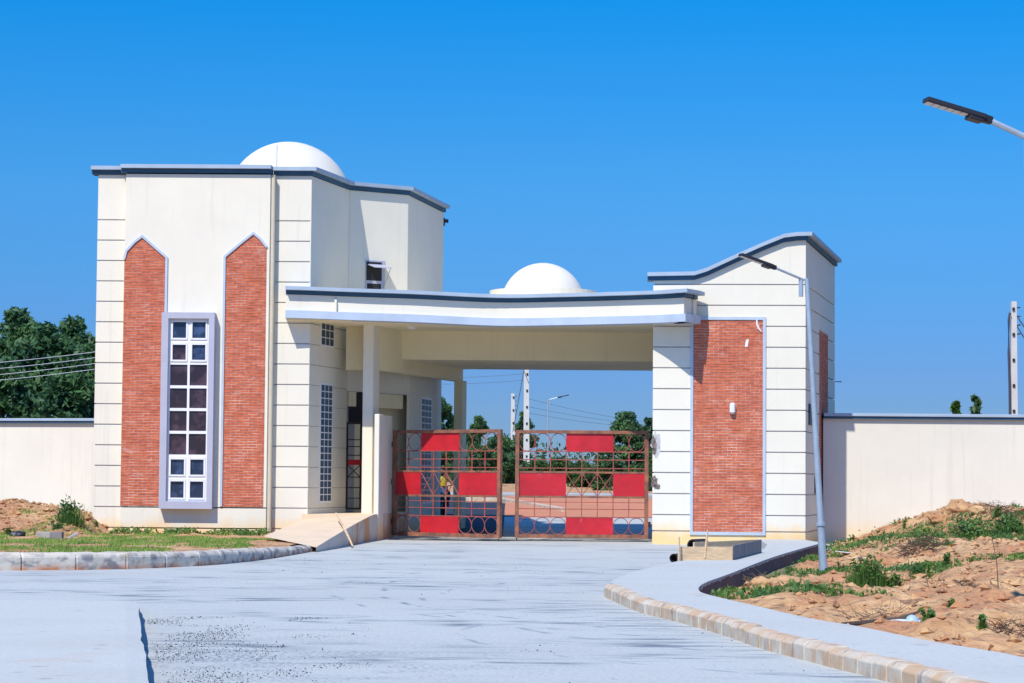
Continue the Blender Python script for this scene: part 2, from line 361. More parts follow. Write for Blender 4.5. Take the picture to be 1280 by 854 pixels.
class Face:
    """a vertical facade plane from P to Q (left to right seen from outside); s along, z up, off outward"""
    def __init__(f, P, Q):
        f.P = Vector(P).to_3d(); f.P.z = 0; f.Q = Vector(Q).to_3d(); f.Q.z = 0
        f.u = (f.Q - f.P).normalized(); f.n = Vector((f.u.y, -f.u.x, 0)); f.L = (f.Q - f.P).length
    def sz(f, px, py):
        d = rgt * ((px - 640) / FPX) - upv * ((py - 427) / FPX) + fwd
        t = (f.P - CAM).dot(f.n) / d.dot(f.n); p = CAM + d * t
        return (p - f.P).dot(f.u), p.z
    def s(f, px, py=600): return f.sz(px, py)[0]
    def z(f, px, py): return f.sz(px, py)[1]
    def pt(f, s, z, o=0.0): return f.P + f.u * s + f.n * o + Vector((0, 0, z))
    def box(f, mb, s0, s1, z0, z1, o0, o1):
        return mb.prism([f.pt(s0, z0, o0), f.pt(s1, z0, o0), f.pt(s1, z1, o0), f.pt(s0, z1, o0)], f.n * (o1 - o0))
    def poly(f, mb, pts, o0, o1):
        return mb.prism([f.pt(s, z, o0) for s, z in pts], f.n * (o1 - o0))
    def strip(f, mb, pts, wd, o0, o1, closed=False):
        P = [Vector(p) for p in pts]; n = len(P)
        L = []; R = []
        for i in range(n):
            ds = []
            if i > 0 or closed: ds.append((P[i] - P[i - 1]).normalized())
            if i < n - 1 or closed: ds.append((P[(i + 1) % n] - P[i]).normalized())
            ns = [Vector((-d.y, d.x)) for d in ds]; nn = sum(ns, Vector((0, 0))).normalized(); k = 1 / max(0.4, nn.dot(ns[0]))
            L.append(P[i] + nn * wd / 2 * k); R.append(P[i] - nn * wd / 2 * k)
        rngi = range(n if closed else n - 1)
        for i in rngi:
            j = (i + 1) % n
            f.poly(mb, [L[i], L[j], R[j], R[i]], o0, o1)
        return mb
def courses(face, parent, s0, s1, zs, o0, o1, name='plaster_course', gap=0.027, m='plaster', bev=0.006):
    for a, b in zip(zs[:-1], zs[1:]):
        mb = MB(); face.box(mb, s0, s1, a + gap / 2, b - gap / 2, o0, o1); mb.build(name, m, parent, bevel=bev)

def brick_fill(face, parent, poly, o0, limit, bh=0.066, bl=0.205, o1=0.014):
    """real bricks laid in a polygon on a facade; the first `limit` are single parts"""
    zs = [p[1] for p in poly]; z = min(zs) + 0.004
    proto = None; cnt = 0; st = MB(); row = 0; lst = []
    ang = math.atan2(face.u.y, face.u.x)
    while z + bh * 0.6 < max(zs):
        zc = z + bh * 0.45; xs = []
        for i in range(len(poly)):
            (xa, za), (xb, zb) = poly[i], poly[(i + 1) % len(poly)]
            if (za <= zc) != (zb <= zc): xs.append(xa + (xb - xa) * (zc - za) / (zb - za))
        xs.sort()
        for a, b in zip(xs[::2], xs[1::2]):
            s = a - (row % 2) * (bl + 0.010) * 0.5 - random.uniform(0, 0.02)
            while s < b:
                e = s + bl; c0 = max(s, a + 0.003); c1 = min(e, b - 0.003)
                if c1 - c0 > 0.03: lst.append((c0, c1, z, random.uniform(-0.004, 0.004)))
                s = e + 0.010
        z += bh; row += 1
    full = [i for i, q in enumerate(lst) if q[1] - q[0] > bl * 0.99]
    pick = set(full[:limit])
    for i, (c0, c1, zz, j) in enumerate(lst):
        h = bh - 0.016
        if i in pick:
            if proto is None:
                mb = MB(); mb.box(-bl / 2, bl / 2, -0.02, 0.02, -h / 2, h / 2); proto = mb.build('brick', 'brick', parent, local=True, bevel=0.003)
                o = proto
            else:
                o = proto.copy(); C.objects.link(o); o.parent = parent
            p = face.pt((c0 + c1) / 2, zz + h / 2, o0 + o1 - 0.02 + j) - origin(parent)
            o.location = p; o.rotation_euler = (0, 0, ang)
        else:
            face.box(st, c0, c1, zz, zz + h, o0 - 0.006, o0 + o1 + j)
    if st.v: st.build('brickwork', 'brick', parent, kind='stuff')

def dome(parent, cx, cy, z0, R, zc, name='dome', m='dome', seg=48, rings=14):
    mb = MB(); vs = []; fs = []
    t0 = math.asin(max(-0.2, min(1, (z0 - zc) / R)))
    for i in range(rings):
        t = t0 + (PI / 2 - t0) * i / rings
        for k in range(seg):
            a = 2 * PI * k / seg; vs.append((cx + R * math.cos(t) * math.cos(a), cy + R * math.cos(t) * math.sin(a), zc + R * math.sin(t)))
    vs.append((cx, cy, zc + R))
    for i in range(rings - 1):
        for k in range(seg): fs.append((i * seg + k, i * seg + (k + 1) % seg, (i + 1) * seg + (k + 1) % seg, (i + 1) * seg + k))
    for k in range(seg): fs.append(((rings - 1) * seg + k, (rings - 1) * seg + (k + 1) % seg, rings * seg))
    mb.add(vs, fs); return mb.build(name, m, parent, smooth=True)

# ================================================================== GROUND
def ss(a, b, x): t = max(0.0, min(1.0, (x - a) / (b - a))); return t * t * (3 - 2 * t)
def base_z(y): return 0.02 * (min(max(y, 61), 125) - 61)
def grid(name, xs, ys, fz, m, parent=None, kind='structure', smooth=True):
    nx, ny = len(xs), len(ys); vs = [(x, y, fz(x, y)) for y in ys for x in xs]
    fs = [(j * nx + i, j * nx + i + 1, (j + 1) * nx + i + 1, (j + 1) * nx + i) for j in range(ny - 1) for i in range(nx - 1)]
    me = bpy.data.meshes.new(name); me.from_pydata(vs, [], fs); me.materials.append(M[m])
    if smooth: me.polygons.foreach_set('use_smooth', [True] * len(me.polygons))
    o = bpy.data.objects.new(name, me); C.objects.link(o)
    if kind: o['kind'] = kind
    return o
far = [-6000, -2000, -800, -300, -120, -60, -40, -30, -20, -15, -10, -5, 0, 5, 10, 15, 20, 30, 40, 60, 120, 300, 800, 2000, 6000]
grid('ground', far, [-300, -50, 0, 20, 40, 60, 61, 65, 70, 80, 90, 100, 110, 125, 150, 200, 300, 600, 1500, 3000, 8000], lambda x, y: base_z(y) - 0.09, 'ground')
# front apron
xs = list(np.linspace(-30, 14, 60)); ys = list(np.linspace(-6, 61, 90))
ROADG = (xs, ys, lambda x, y: 0.0 + 0.012 * noise.noise(Vector((x * 0.35, y * 0.2, 0))) * ss(61, 58, y))
# beyond the gate
grid('inner_road', list(np.linspace(-14, 5.2, 30)), list(np.linspace(60.9, 78, 20)), lambda x, y: base_z(y) + 0.004, 'road')
grid('painted_shade_patch', list(np.linspace(-13, -0.2, 20)), list(np.linspace(62.5, 92, 20)), lambda x, y: base_z(y) + 0.02, 'gravelshade')  # dark sheet painting the shade on the ground behind the left leaf
def soilz(x, y): return base_z(y) + 0.02 + 0.10 * ss(77, 80, y) * (0.6 + 0.8 * noise.noise(Vector((x * 0.6, y * 0.3, 2))))
grid('laterite_soil', list(np.linspace(-0.2, 22, 60)), list(np.linspace(77, 98, 40)), soilz, 'redsoil')
grid('far_road', list(np.linspace(-25, 25, 30)), list(np.linspace(98.6, 106, 6)), lambda x, y: base_z(y) + 0.05, 'road')
grid('sandy_field', list(np.linspace(-40, 40, 30)), list(np.linspace(106.5, 135, 10)), lambda x, y: base_z(y) + 0.03, 'soil')
mb = MB()
mb.sweep([(-25, 97.6, base_z(97.6)), (-0.5, 97.9, base_z(98)), (10, 98.6, base_z(98.6)), (24, 98.9, base_z(98.8))], [(-0.1, 0.18), (0.12, 0.16), (0.14, -0.2), (-0.1, -0.2)])
mb.build('far_kerb', 'concrete', kind='structure')
mb = MB(); mb.sweep([(-9, 93.0, base_z(93)), (-0.4, 92.4, base_z(92)), (0.6, 87, base_z(87)), (1.8, 80, base_z(80))], [(-0.1, 0.2), (0.12, 0.18), (0.14, -0.2), (-0.1, -0.2)])
mb.build('inner_kerb', 'kerb', kind='structure')

# ---- right-hand pavement
outer = [G(755, 745), G(796, 765), G(850, 779), G(905, 795.5), G(958, 813), G(1027, 831.5), G(1102, 851)]
outer = [Vector((p.x, p.y)) for p in outer] + [Vector((3.12, 16.2)), Vector((3.5, 13.5)), Vector((4.1, 10)), Vector((5.0, 5)), Vector((6.2, -2))]
def catmull(P, n=8):
    out = []
    for i in range(len(P) - 1):
        a = P[max(i - 1, 0)]; b = P[i]; c = P[i + 1]; d = P[min(i + 2, len(P) - 1)]
        for k in range(n):
            t = k / n; out.append(0.5 * ((2 * b) + (c - a) * t + (2 * a - 5 * b + 4 * c - d) * t * t + (3 * b - a - 3 * c + d) * t ** 3))
    out.append(P[-1]); return out
outer_s = catmull(outer, 8)
ZW = 0.15
farout = [G(757, 733, ZW), G(766, 726, ZW), G(790, 715, ZW), G(845, 702, ZW), G(900, 695, ZW), G(952, 690, ZW)]
farout = [Vector((p.x, p.y)) for p in farout]
tip = Vector((1.18, 31.6))
inner = [G(1022.6, 680, ZW), G(968.5, 695.7, ZW), G(912.8, 717, ZW), G(886, 726.5, ZW), G(875, 732.5, ZW), G(873.5, 737.5, ZW), G(884, 743, ZW), G(940.6, 756.4, ZW), G(1016, 773.6, ZW), G(1071, 782.5, ZW),
         G(1151, 799, ZW), G(1246, 815, ZW), G(1280, 822, ZW)]
inner = [Vector((p.x, p.y)) for p in inner] + [Vector((4.35, 15.8)), Vector((5.0, 12)), Vector((5.8, 7)), Vector((7.4, -2))]
inner_s = catmull(inner, 5)
kw = 0.17
kin = []
for i, p in enumerate(outer_s):
    d = (outer_s[min(i + 1, len(outer_s) - 1)] - outer_s[max(i - 1, 0)]).normalized(); kin.append(p + Vector((-d.y, d.x)) * kw)
pierfoot = [Vector((5.85, 56.8)), Vector((6.9, 56.8)), Vector((7.0, 54))]
ring = kin[::-1] + [Vector((1.33, 31.9))] + farout[1:] + [Vector((5.55, 52))] + pierfoot + inner_s
mb = MB(); mb.prism([(p.x, p.y, -0.3) for p in ring], (0, 0, 0.3 + ZW))
mb.build('pavement', 'walk', kind='structure')
kr = thing('kerb', 'curved line of tan concrete kerb blocks edging the right-hand pavement', 'kerb', (outer[0].x, outer[0].y, 0))
# walk along outer path
seglen = [0]; 
for a, b in zip(outer_s[:-1], outer_s[1:]): seglen.append(seglen[-1] + (b - a).length)
def at_len(P, acc, s):
    for i in range(len(acc) - 1):
        if s <= acc[i + 1]:
            t = (s - acc[i]) / (acc[i + 1] - acc[i]); return P[i].lerp(P[i + 1], t)
    return P[-1]
s = 0; kp = None
while s < seglen[-1] - 0.4:
    Lb = 0.36; a = at_len(outer_s, seglen, s + 0.006); b = at_len(outer_s, seglen, s + Lb - 0.006); d = (b - a).normalized(); n = Vector((-d.y, d.x))
    j = random.uniform(-0.008, 0.008); hz = ZW + 0.004 + random.uniform(-0.006, 0.008)
    o_ = a + n * j; L2 = (b - a).length
    if kp is None:
        mb = MB(); q = [(0, 0, -0.1), (0, 0, 0.115), (0, 0.045, 0.155), (0, kw - 0.004, 0.155), (0, kw - 0.004, -0.1)]
        mb.prism(q, (0.348, 0, 0)); kp = mb.build('kerb_block', 'kerb', kr, local=True, bevel=0.006); ob = kp
    else:
        ob = kp.copy(); C.objects.link(ob); ob.parent = kr
    ob.location = (o_.x - origin(kr).x, o_.y - origin(kr).y, hz - ZW); ob.rotation_euler = (random.uniform(-0.012, 0.012), 0, math.atan2(d.y, d.x))
    ob.scale = (L2 / 0.348, 1, 1)
    s += Lb

# ---- right-hand dirt
far_edge = inner_s[:26]
def seg_dist(p, a, b):
    ab = b - a; t = max(0, min(1, (p - a).dot(ab) / ab.length_squared)); return (p - (a + ab * t)).length
def poly_side(p, P):
    best = 1e9; sgn = 1
    for a, b in zip(P[:-1], P[1:]):
        d = seg_dist(p, a, b)
        if d < best - 1e-9:
            best = d; sgn = 1 if (b - a).cross(p - a) > 0 else -1
    return best * sgn
from bisect import bisect
def interp(x, X, Y):
    if x <= X[0]: return Y[0]
    if x >= X[-1]: return Y[-1]
    i = bisect(X, x) - 1; t = (x - X[i]) / (X[i + 1] - X[i]); return Y[i] + (Y[i + 1] - Y[i]) * t
def fbm(x, y, sc, oc=4):
    return noise.fractal(Vector((x * sc, y * sc, 3.1)), 0.9, 2.0, oc)
def inside_dirt(x, y):
    # x of the inner pavement edge at this y on either leg
    p = Vector((x, y)); return poly_side(p, inner_s)
def dirt_z(x, y, edge=None):
    d = inside_dirt(x, y) if edge is None else edge
    farw = ss(28.5, 34, y)
    z = 0.10 * (1 - farw) - 0.16 * farw
    if d < 0: return -0.06 + (z - 0.02 + 0.06) * ss(-0.5, -0.04, d)
    din = ss(0.0, 3.0, d)
    z += 0.10 * din
    A = interp(x, [7.0, 8.0, 8.7, 9.3, 9.9, 10.9, 11.6, 12.4, 16], [0.0, 0.06, 0.24, 0.50, 0.76, 1.08, 0.94, 0.82, 0.8])
    z += A * math.exp(-((y - 57.2) / 5.0) ** 2)
    z += 0.42 * math.exp(-((x - 10.0) / 2.8) ** 2 - ((y - 45) / 7.0) ** 2)
    z += 0.30 * math.exp(-((x - 7.5) / 1.0) ** 2 - ((y - 48) / 3.0) ** 2)
    z += 0.16 * math.exp(-((x - 3.7) / 0.55) ** 2 - ((y - 34.5) / 1.6) ** 2)
    z += 0.42 * math.exp(-((x - 9.0) / 2.3) ** 2 - ((y - 35) / 5.5) ** 2)
    k = ss(0, 0.5, d)
    z += k * (0.13 * fbm(x, y, 0.7, 5) + 0.075 * fbm(x + 9, y, 2.4, 5) + 0.03 * abs(fbm(x, y + 5, 6, 3)))
    return z
xs = [2.1 + i * 0.08 for i in range(int(15 / 0.08))]
ys = [10.0]
while ys[-1] < 60.2: ys.append(ys[-1] + 0.0035 * ys[-1] + 0.02)
nx, ny = len(xs), len(ys)
edge = {}
vs = []; keep = np.zeros((ny, nx), bool)
for j, y in enumerate(ys):
    for i, x in enumerate(xs):
        e = inside_dirt(x, y); keep[j, i] = e > -0.45
        vs.append((x, y, dirt_z(x, y, e) if e > -0.6 else -0.06))
fs = [(j * nx + i, j * nx + i + 1, (j + 1) * nx + i + 1, (j + 1) * nx + i) for j in range(ny - 1) for i in range(nx - 1) if keep[j, i] and keep[j + 1, i + 1] and keep[j, i + 1] and keep[j + 1, i]]
me = bpy.data.meshes.new('dirt_slope'); me.from_pydata(vs, [], fs); me.materials.append(M['soil']); me.polygons.foreach_set('use_smooth', [True] * len(fs))
o = bpy.data.objects.new('dirt_slope', me); C.objects.link(o); o['kind'] = 'structure'
rx, ry, rf = ROADG
mb = MB(); mb.v = [(x, y, rf(x, y)) for y in ry for x in rx]
for j in range(len(ry) - 1):
    for i in range(len(rx) - 1):
        cx_, cy_ = (rx[i] + rx[i + 1]) / 2, (ry[j] + ry[j + 1]) / 2
        if cx_ > 2.0 and inside_dirt(cx_, cy_) > -0.45: continue
        mb.f.append((j * len(rx) + i, j * len(rx) + i + 1, (j + 1) * len(rx) + i + 1, (j + 1) * len(rx) + i))
mb.build('road', 'road', kind='structure', smooth=True)
# rough unfinished inner edge of the pavement
fe = inner_s[:24]; mb = MB(); vs = []; nf = len(fe)
fe2 = []
for a, b in zip(fe[:-1], fe[1:]):
    for k in range(6): fe2.append(a.lerp(b, k / 6))
for i, p in enumerate(fe2):
    d = (fe2[min(i + 1, len(fe2) - 1)] - fe2[max(i - 1, 0)]).normalized(); nn = Vector((-d.y, d.x)); j = 0.03 + 0.03 * noise.noise(Vector((p.x * 4, p.y * 4, 1)))
    zt = ZW - 0.012 + 0.025 * noise.noise(Vector((p.x * 3, p.y * 3, 7)))
    vs += [(p.x - nn.x * 0.05, p.y - nn.y * 0.05, zt - 0.01), (p.x + nn.x * j, p.y + nn.y * j, zt - 0.02), (p.x + nn.x * (j + 0.03), p.y + nn.y * (j + 0.03), -0.35)]
M['rawedge'] = mat('raw_brown_edge', (0.17, 0.12, 0.12), 0.98, 0.5, 6, 0.02, 20, stretch=(3, 3, 0.6), col2=(0.08, 0.055, 0.06))
mb.add(vs, [(i * 3 + k, i * 3 + k + 1, i * 3 + 4 + k, i * 3 + 3 + k) for i in range(len(fe2) - 1) for k in range(2)])
mb.build('pavement_edge', 'rawedge', kind='structure')
# ---- raised slab at the left
ea = Vector((-4.33, 27.9)); eb = Vector((-2.42, 16.2)); de = (eb - ea)
me_pts = []
N = 40
for i in range(N + 1):
    t = i / N; p = ea + de * (t * 1.9); me_pts.append((p, 0.15 * ss(0.0, 0.16, t * 1.9)))
mb = MB(); vs = []; fs = []
for i, (p, h) in enumerate(me_pts):
    j = 0.03 * noise.noise(Vector((p.y * 3, 0, 5))) + 0.012 * noise.noise(Vector((p.y * 11, 0, 5)))
    h2 = 0.005 + h
    vs += [(-30, p.y, h2 - 0.001), (p.x - 0.14 + j, p.y, h2), (p.x + j, p.y, h2 - 0.012), (p.x + j * 1.5, p.y, -0.05)]
for i in range(N):
    for k in range(2): fs.append((i * 4 + k, i * 4 + k + 1, i * 4 + 5 + k, i * 4 + 4 + k))
mb.add(vs, fs); mb.build('raised_pavement', 'walk', kind='structure')
M['slabedge'] = mat('rough_slab_edge', (0.30, 0.30, 0.31), 0.95, 0.4, 8, 0.01, 30, stretch=(1, 1, 0.4), col2=(0.12, 0.12, 0.13))
mb = MB(); mb.add(vs, [(i * 4 + 2, i * 4 + 3, i * 4 + 7, i * 4 + 6) for i in range(N)]); mb.build('pavement_edge', 'slabedge', kind='structure')

# ---- left verge: kerb, grass, mound
kl = [G(-330, 712), G(-120, 714), G(0, 713.5), G(130, 712), G(200, 710), G(262, 707), G(320, 701), G(360, 695), G(392, 689.5)]
kl = [Vector((p.x, p.y, 0)) for p in kl]
hk = [0.28, 0.28, 0.275, 0.27, 0.26, 0.25, 0.22, 0.17, 0.12]
kl_s = catmull(kl, 5); hk_s = [interp(i / 5, list(range(9)), hk) for i in range(len(kl_s))]
kt = thing('kerb', 'stained grey concrete kerb below the grass verge in front of the tower', 'kerb', (kl[3].x, kl[3].y, 0))
mb_cuts = range(0, len(kl_s) - 1, 2)
acc = [0]
for a, b in zip(kl_s[:-1], kl_s[1:]): acc.append(acc[-1] + (b - a).length)
s = 0
while s < acc[-1] - 0.2:
    e = min(s + 0.9, acc[-1]); A = at_len(kl_s, acc, s + 0.005); B = at_len(kl_s, acc, e - 0.005); mid = at_len(kl_s, acc, (s + e) / 2)
    hA = interp(s, acc, hk_s); hB = interp(e, acc, hk_s); d = (B - A).normalized(); n = Vector((-d.y, d.x, 0))
    j = random.uniform(-0.006, 0.006)
    def sec(P, h): return [P + Vector((0, 0, -0.1)), P + Vector((0, 0, h - 0.06 + j)), P + n * 0.07 + Vector((0, 0, h + j)), P + n * 0.30 + Vector((0, 0, h + j)), P + n * 0.30 + Vector((0, 0, -0.1))]
    a_, b_ = sec(A, hA), sec(B, hB)
    mb = MB(); mb.add(a_ + b_, [(0, 1, 2, 3, 4), (9, 8, 7, 6, 5)] + [(k, (k + 1) % 5, 5 + (k + 1) % 5, 5 + k) for k in range(5)])
    bmk = mb.build('kerb_block', 'kerbl', kt, bevel=0.02)
    bk = bmesh.new(); bk.from_mesh(bmk.data); bmesh.ops.subdivide_edges(bk, edges=bk.edges[:], cuts=3, use_grid_fill=True)
    for v in bk.verts:
        q_ = v.co + origin(kt); v.co += Vector((0, 1, 0.8)) * 0.018 * noise.noise(q_ * 4.5) + Vector((0, 0, 0.012)) * noise.noise(q_ * 11)
    bk.to_mesh(bmk.data); bk.free()
    s = e
def kerb_y(x):   # kerb line y at x
    for a, b in zip(kl_s[:-1], kl_s[1:]):
        if min(a.x, b.x) <= x <= max(a.x, b.x) and abs(b.x - a.x) > 1e-6: return a.y + (b.y - a.y) * (x - a.x) / (b.x - a.x)
    return kl_s[0].y if x < kl_s[0].x else 60
def verge_z(x, y):
    ky = kerb_y(x); t = ss(ky + 0.2, 57, y)
    h = interp(x, [-9, -5.1, -4.1], [0.26, 0.24, 0.10])
    z = h * (1 - t) + 0.13 * t
    m = interp(x, [-16, -13, -12.2, -11.2, -10.6, -10.0, -9.7], [0.66, 0.64, 0.76, 0.62, 0.56, 0.3, 0.0])
    z += m * math.exp(-((y - 58.5) / 3.6) ** 2) if x < -9.6 else 0
    z += (0.025 + (0.06 if x < -9.8 and y > 53 else 0)) * fbm(x, y, 1.6, 5)
    if x > -9.8: z += 0.03 * math.exp(-((y - 57.8) / 0.6) ** 2) * (1 + noise.noise(Vector((x * 2, 0, 0))) * 2)
    return z
xs = [-24 + 0.12 * i for i in range(int(19.7 / 0.12))]; vs = []; fs = []; NR = 60
for i, x in enumerate(xs):
    ky = kerb_y(x) + 0.24
    y1 = 66 if x < -10.2 else 58.6
    for k in range(NR + 1):
        y = ky + (y1 - ky) * k / NR; vs.append((x, y, verge_z(x, y) if k else verge_z(x, y) - 0.05))
for i in range(len(xs) - 1):
    for k in range(NR): a = i * (NR + 1) + k; fs.append((a, a + NR + 1, a + NR + 2, a + 1))
me = bpy.data.meshes.new('verge'); me.from_pydata(vs, [], fs); me.materials.append(M['soil']); me.polygons.foreach_set('use_smooth', [True] * len(fs))
o = bpy.data.objects.new('verge', me); C.objects.link(o); o['kind'] = 'structure'

# ================================================================== TOWER
L0 = W(115, 670, 58.5); L0.z = 0; L0 = Vector((L0.x, 58.5, 0))
L1 = Vector((W(384.5, 640, 58.4).x, 58.4, 0))
L2 = Vector((W(432, 640, 61.2).x, 61.2, 0))
L3 = Vector((W(507.5, 500, 62.2).x, 62.2, 0))
L4 = Vector((W(552, 500, 66.2).x, 66.2, 0))
T = thing('guard_tower', 'tall white gatehouse tower with two pointed red brick panels and a white dome', 'building', ((L0.x + L1.x) / 2, 60, 0))
ZT = 8.90
FA = Face(L0, L1); FS = Face(L1, L2); FB = Face(L2, L3); FC = Face(L3, L4)
ins = 0.03
core = [FA.pt(0.03, 0, -ins), FA.pt(FA.L - 0.03, 0, -ins), L2 + Vector((-0.04, 0.03, 0)), L3 + Vector((-0.04, 0.03, 0)), L4 + Vector((-0.04, -0.02, 0)), Vector((-2.5, 71.5, 0)), Vector((L0.x + 0.5, 71.5, 0))]  # unseen rear corners set for the shadow they throw beyond the gate
M3_ = Vector((W(511, 500, 63.6).x, 63.6, 0)); M4_ = Vector((W(551.5, 500, 67.7).x, 67.7, 0))
FBl = Face(L2, M3_); FCl = Face(M3_, M4_)
# core above porch (full) and below (porch recess cut back)
mb = MB(); mb.prism([p + Vector((0, 0, 5.36)) for p in core], (0, 0, ZT - 5.36))
corelow = [core[0], core[1], core[2], Vector((core[2].x + 0.18, 62.35, 0)), Vector((M3_.x - 0.09, 64.5, 0)), M3_ + Vector((-0.04, 0.03, 0)), M4_ + Vector((-0.04, 0, 0)), core[5], core[6]]
coremid = [core[0], core[1], core[2], M3_ + Vector((-0.04, 0.03, 0)), M4_ + Vector((-0.04, 0, 0)), core[5], core[6]]
mb2 = MB(); mb2.prism([p + Vector((0, 0, -0.2)) for p in corelow], (0, 0, 3.92))
mb3 = MB(); mb3.prism([p + Vector((0, 0, 3.72)) for p in coremid], (0, 0, 1.64)); mb.add(mb3.v, mb3.f); mb.add(mb2.v, mb2.f)
mb.build('wall_core', 'groove', T)
# front: left band, centre panel, right band
sP0 = FA.s(153, 600); sP1 = FA.s(334.5, 600)
gz = [0.27 + 0.5005 * k for k in range(16)]
courses(FA, T, 0.0, sP0 + 0.02, [-0.15, *gz, ZT], -ins - 0.01, 0)
courses(FA, T, sP1 + 0.10, FA.L, [-0.15, *gz, ZT], -ins - 0.01, 0)
PO = 0.22
courses(FA, T, sP0, sP1, [-0.15, 0.27, 0.77, ZT], -ins - 0.02, PO, name='plaster_panel')
FP = Face(FA.pt(0, 0, PO), FA.pt(FA.L, 0, PO))
# faces A,B,C
gA = [g for g in gz if g < 4.9]
courses(FS, T, 0.003, FS.L, [-0.15, *gA, 5.27], -0.03, 0.0, gap=0.009)
courses(FS, T, 0.003, FS.L, [5.27, ZT], -0.03, 0.0, name='plaster_panel')
courses(FB, T, 0.002, FB.L, [5.36, ZT], -0.06, 0.004, name='plaster_panel')
courses(FBl, T, 0.002, FBl.L, [3.72, 5.34], -0.06, 0.004, name='plaster_panel')
courses(FCl, T, 0.002, FCl.L, [-0.1, 5.34], -0.06, 0.006, name='plaster_panel')
courses(FC, T, 0.002, FC.L, [5.36, ZT], -0.06, 0.006, name='plaster_panel')
# porch lining
mb = MB(); mb.prism([Vector((core[2].x + 0.16, 62.28, 0)), Vector((M3_.x - 0.1, 64.42, 0)), Vector((M3_.x - 0.1, 64.46, 0)), Vector((core[2].x + 0.16, 62.32, 0))], (0, 0, 3.75)); mb.build('porch_wall', 'cream', T)
mb = MB(); FBl.box(mb, 0.2, FBl.L - 0.16, 3.35, 3.74, -0.35, -0.08); mb.build('porch_lintel', 'cream', T)
# copings
ztop = ZT
path = [FA.pt(-0.1, 0, 0), FA.pt(sP0 - 0.12, 0, 0)]
pc = [FA.pt(-0.16, ztop, 0.0), FA.pt(sP0 - 0.10, ztop, 0.0)]
def coping(pth, parent, o=0.16, back=0.4):
    mb = MB(); mb.sweep(pth, [(o, 0.10), (o, 0.19), (-back, 0.21), (-back, 0.10)]); mb.build('coping', 'coping', parent)
    mb = MB(); mb.sweep(pth, [(o - 0.11, 0.0), (o - 0.11, 0.103), (-back + 0.02, 0.103), (-back + 0.02, 0.0)]); mb.build('coping_band', 'copingshade', parent)
coping(pc, T)
coping([FA.pt(sP0 - 0.11, ztop + 0.015, PO), FA.pt(sP1 + 0.02, ztop + 0.015, PO)], T, o=0.17)
coping([FA.pt(sP1 + 0.05, ztop, 0), FA.pt(FA.L, ztop, 0), L2 + Vector((0, 0, ztop)), L3 + Vector((0, 0, ztop)), L4 + Vector((0.02, 0.1, ztop))], T)
mb = MB(); mb.prism([p + Vector((0, 0, ZT + 0.0)) for p in [core[0], core[1], core[2], core[3], core[4], core[5], core[6]]], (0, 0, 0.03)); mb.build('roof', 'concrete', T)
# brick arches
def P_(px, py): return FP.sz(px, py)
lb = [P_(147, 632), P_(201, 632), P_(207, 420), P_(208.5, 322), P_(190, 306), P_(178, 295.5), P_(168, 303), P_(158, 314), P_(155.5, 324)]
lb[1] = (lb[3][0], lb[1][1]); lb[2] = (lb[3][0], lb[2][1]); lb[0] = (lb[8][0], lb[0][1])
rb = [P_(275, 633), P_(333.5, 634), P_(333.5, 309), P_(326, 299), P_(317, 291.5), P_(300, 305), P_(281, 321)]
rb[0] = (rb[6][0], rb[0][1]); rb[1] = (rb[2][0], rb[1][1])
for poly in (lb, rb):
    mb = MB(); FP.poly(mb, poly, -0.005, 0.006); mb.build('mortar_bed', 'mortar', T)
    brick_fill(FP, T, poly, 0.0, 150)
mb = MB(); FP.strip(mb, [lb[1], lb[3], lb[4], lb[5], lb[6], lb[7], lb[8]], 0.055, -0.005, 0.045); mb.build('arch_trim', 'trim', T)
mb = MB(); FP.strip(mb, [rb[2], rb[3], rb[4], rb[5], rb[6], rb[0]], 0.055, -0.005, 0.045); mb.build('arch_trim', 'trim', T)
# window box
s0 = FP.s(202.5, 510); s1 = FP.s(268.5, 510); z0 = FP.z(235, 636); z1 = FP.z(235, 391.5)
i0 = FP.s(211, 510); i1 = FP.s(261.5, 510); j0 = FP.z(235, 626.5); j1 = FP.z(235, 399)
wnd = MB(); OB = 0.27
for a, b, c, d in ((s0, i0, z0, z1), (i1, s1, z0, z1), (i0, i1, z0, j0), (i0, i1, j1, z1)): FP.box(wnd, a, b, c, d, -0.01, OB)
wf = wnd.build('window_surround', 'frame', T)
mb = MB(); FP.box(mb, i0, i1, j0, j1, -0.01, 0.02); mb.build('window_back', 'dark', T)
win = MB()
mid = (i0 + i1) / 2; zr = [403.4, 423, 431.5, 451, 458, 482, 486, 510, 514.5, 538.4, 543, 567, 573.5, 593.3, 602, 621.8]
zr = [FP.z(235, v) for v in zr]; rows = [(zr[2 * k + 1], zr[2 * k]) for k in range(8)]
fo0, fo1 = 0.10, 0.16
edges = [j1] + [((rows[k][0] + rows[k + 1][1]) / 2) for k in range(7)] + [j0]
wb = 0.045
FP.box(win, i0, i0 + wb, j0, j1, fo0, fo1); FP.box(win, i1 - wb, i1, j0, j1, fo0, fo1); FP.box(win, mid - 0.028, mid + 0.028, j0, j1, fo0, fo1 - 0.004)
for e in edges: FP.box(win, i0 + wb, i1 - wb, max(j0, e - 0.035), min(j1, e + 0.035), fo0, fo1 - 0.008)
wo = win.build('window_frame', 'white', T)
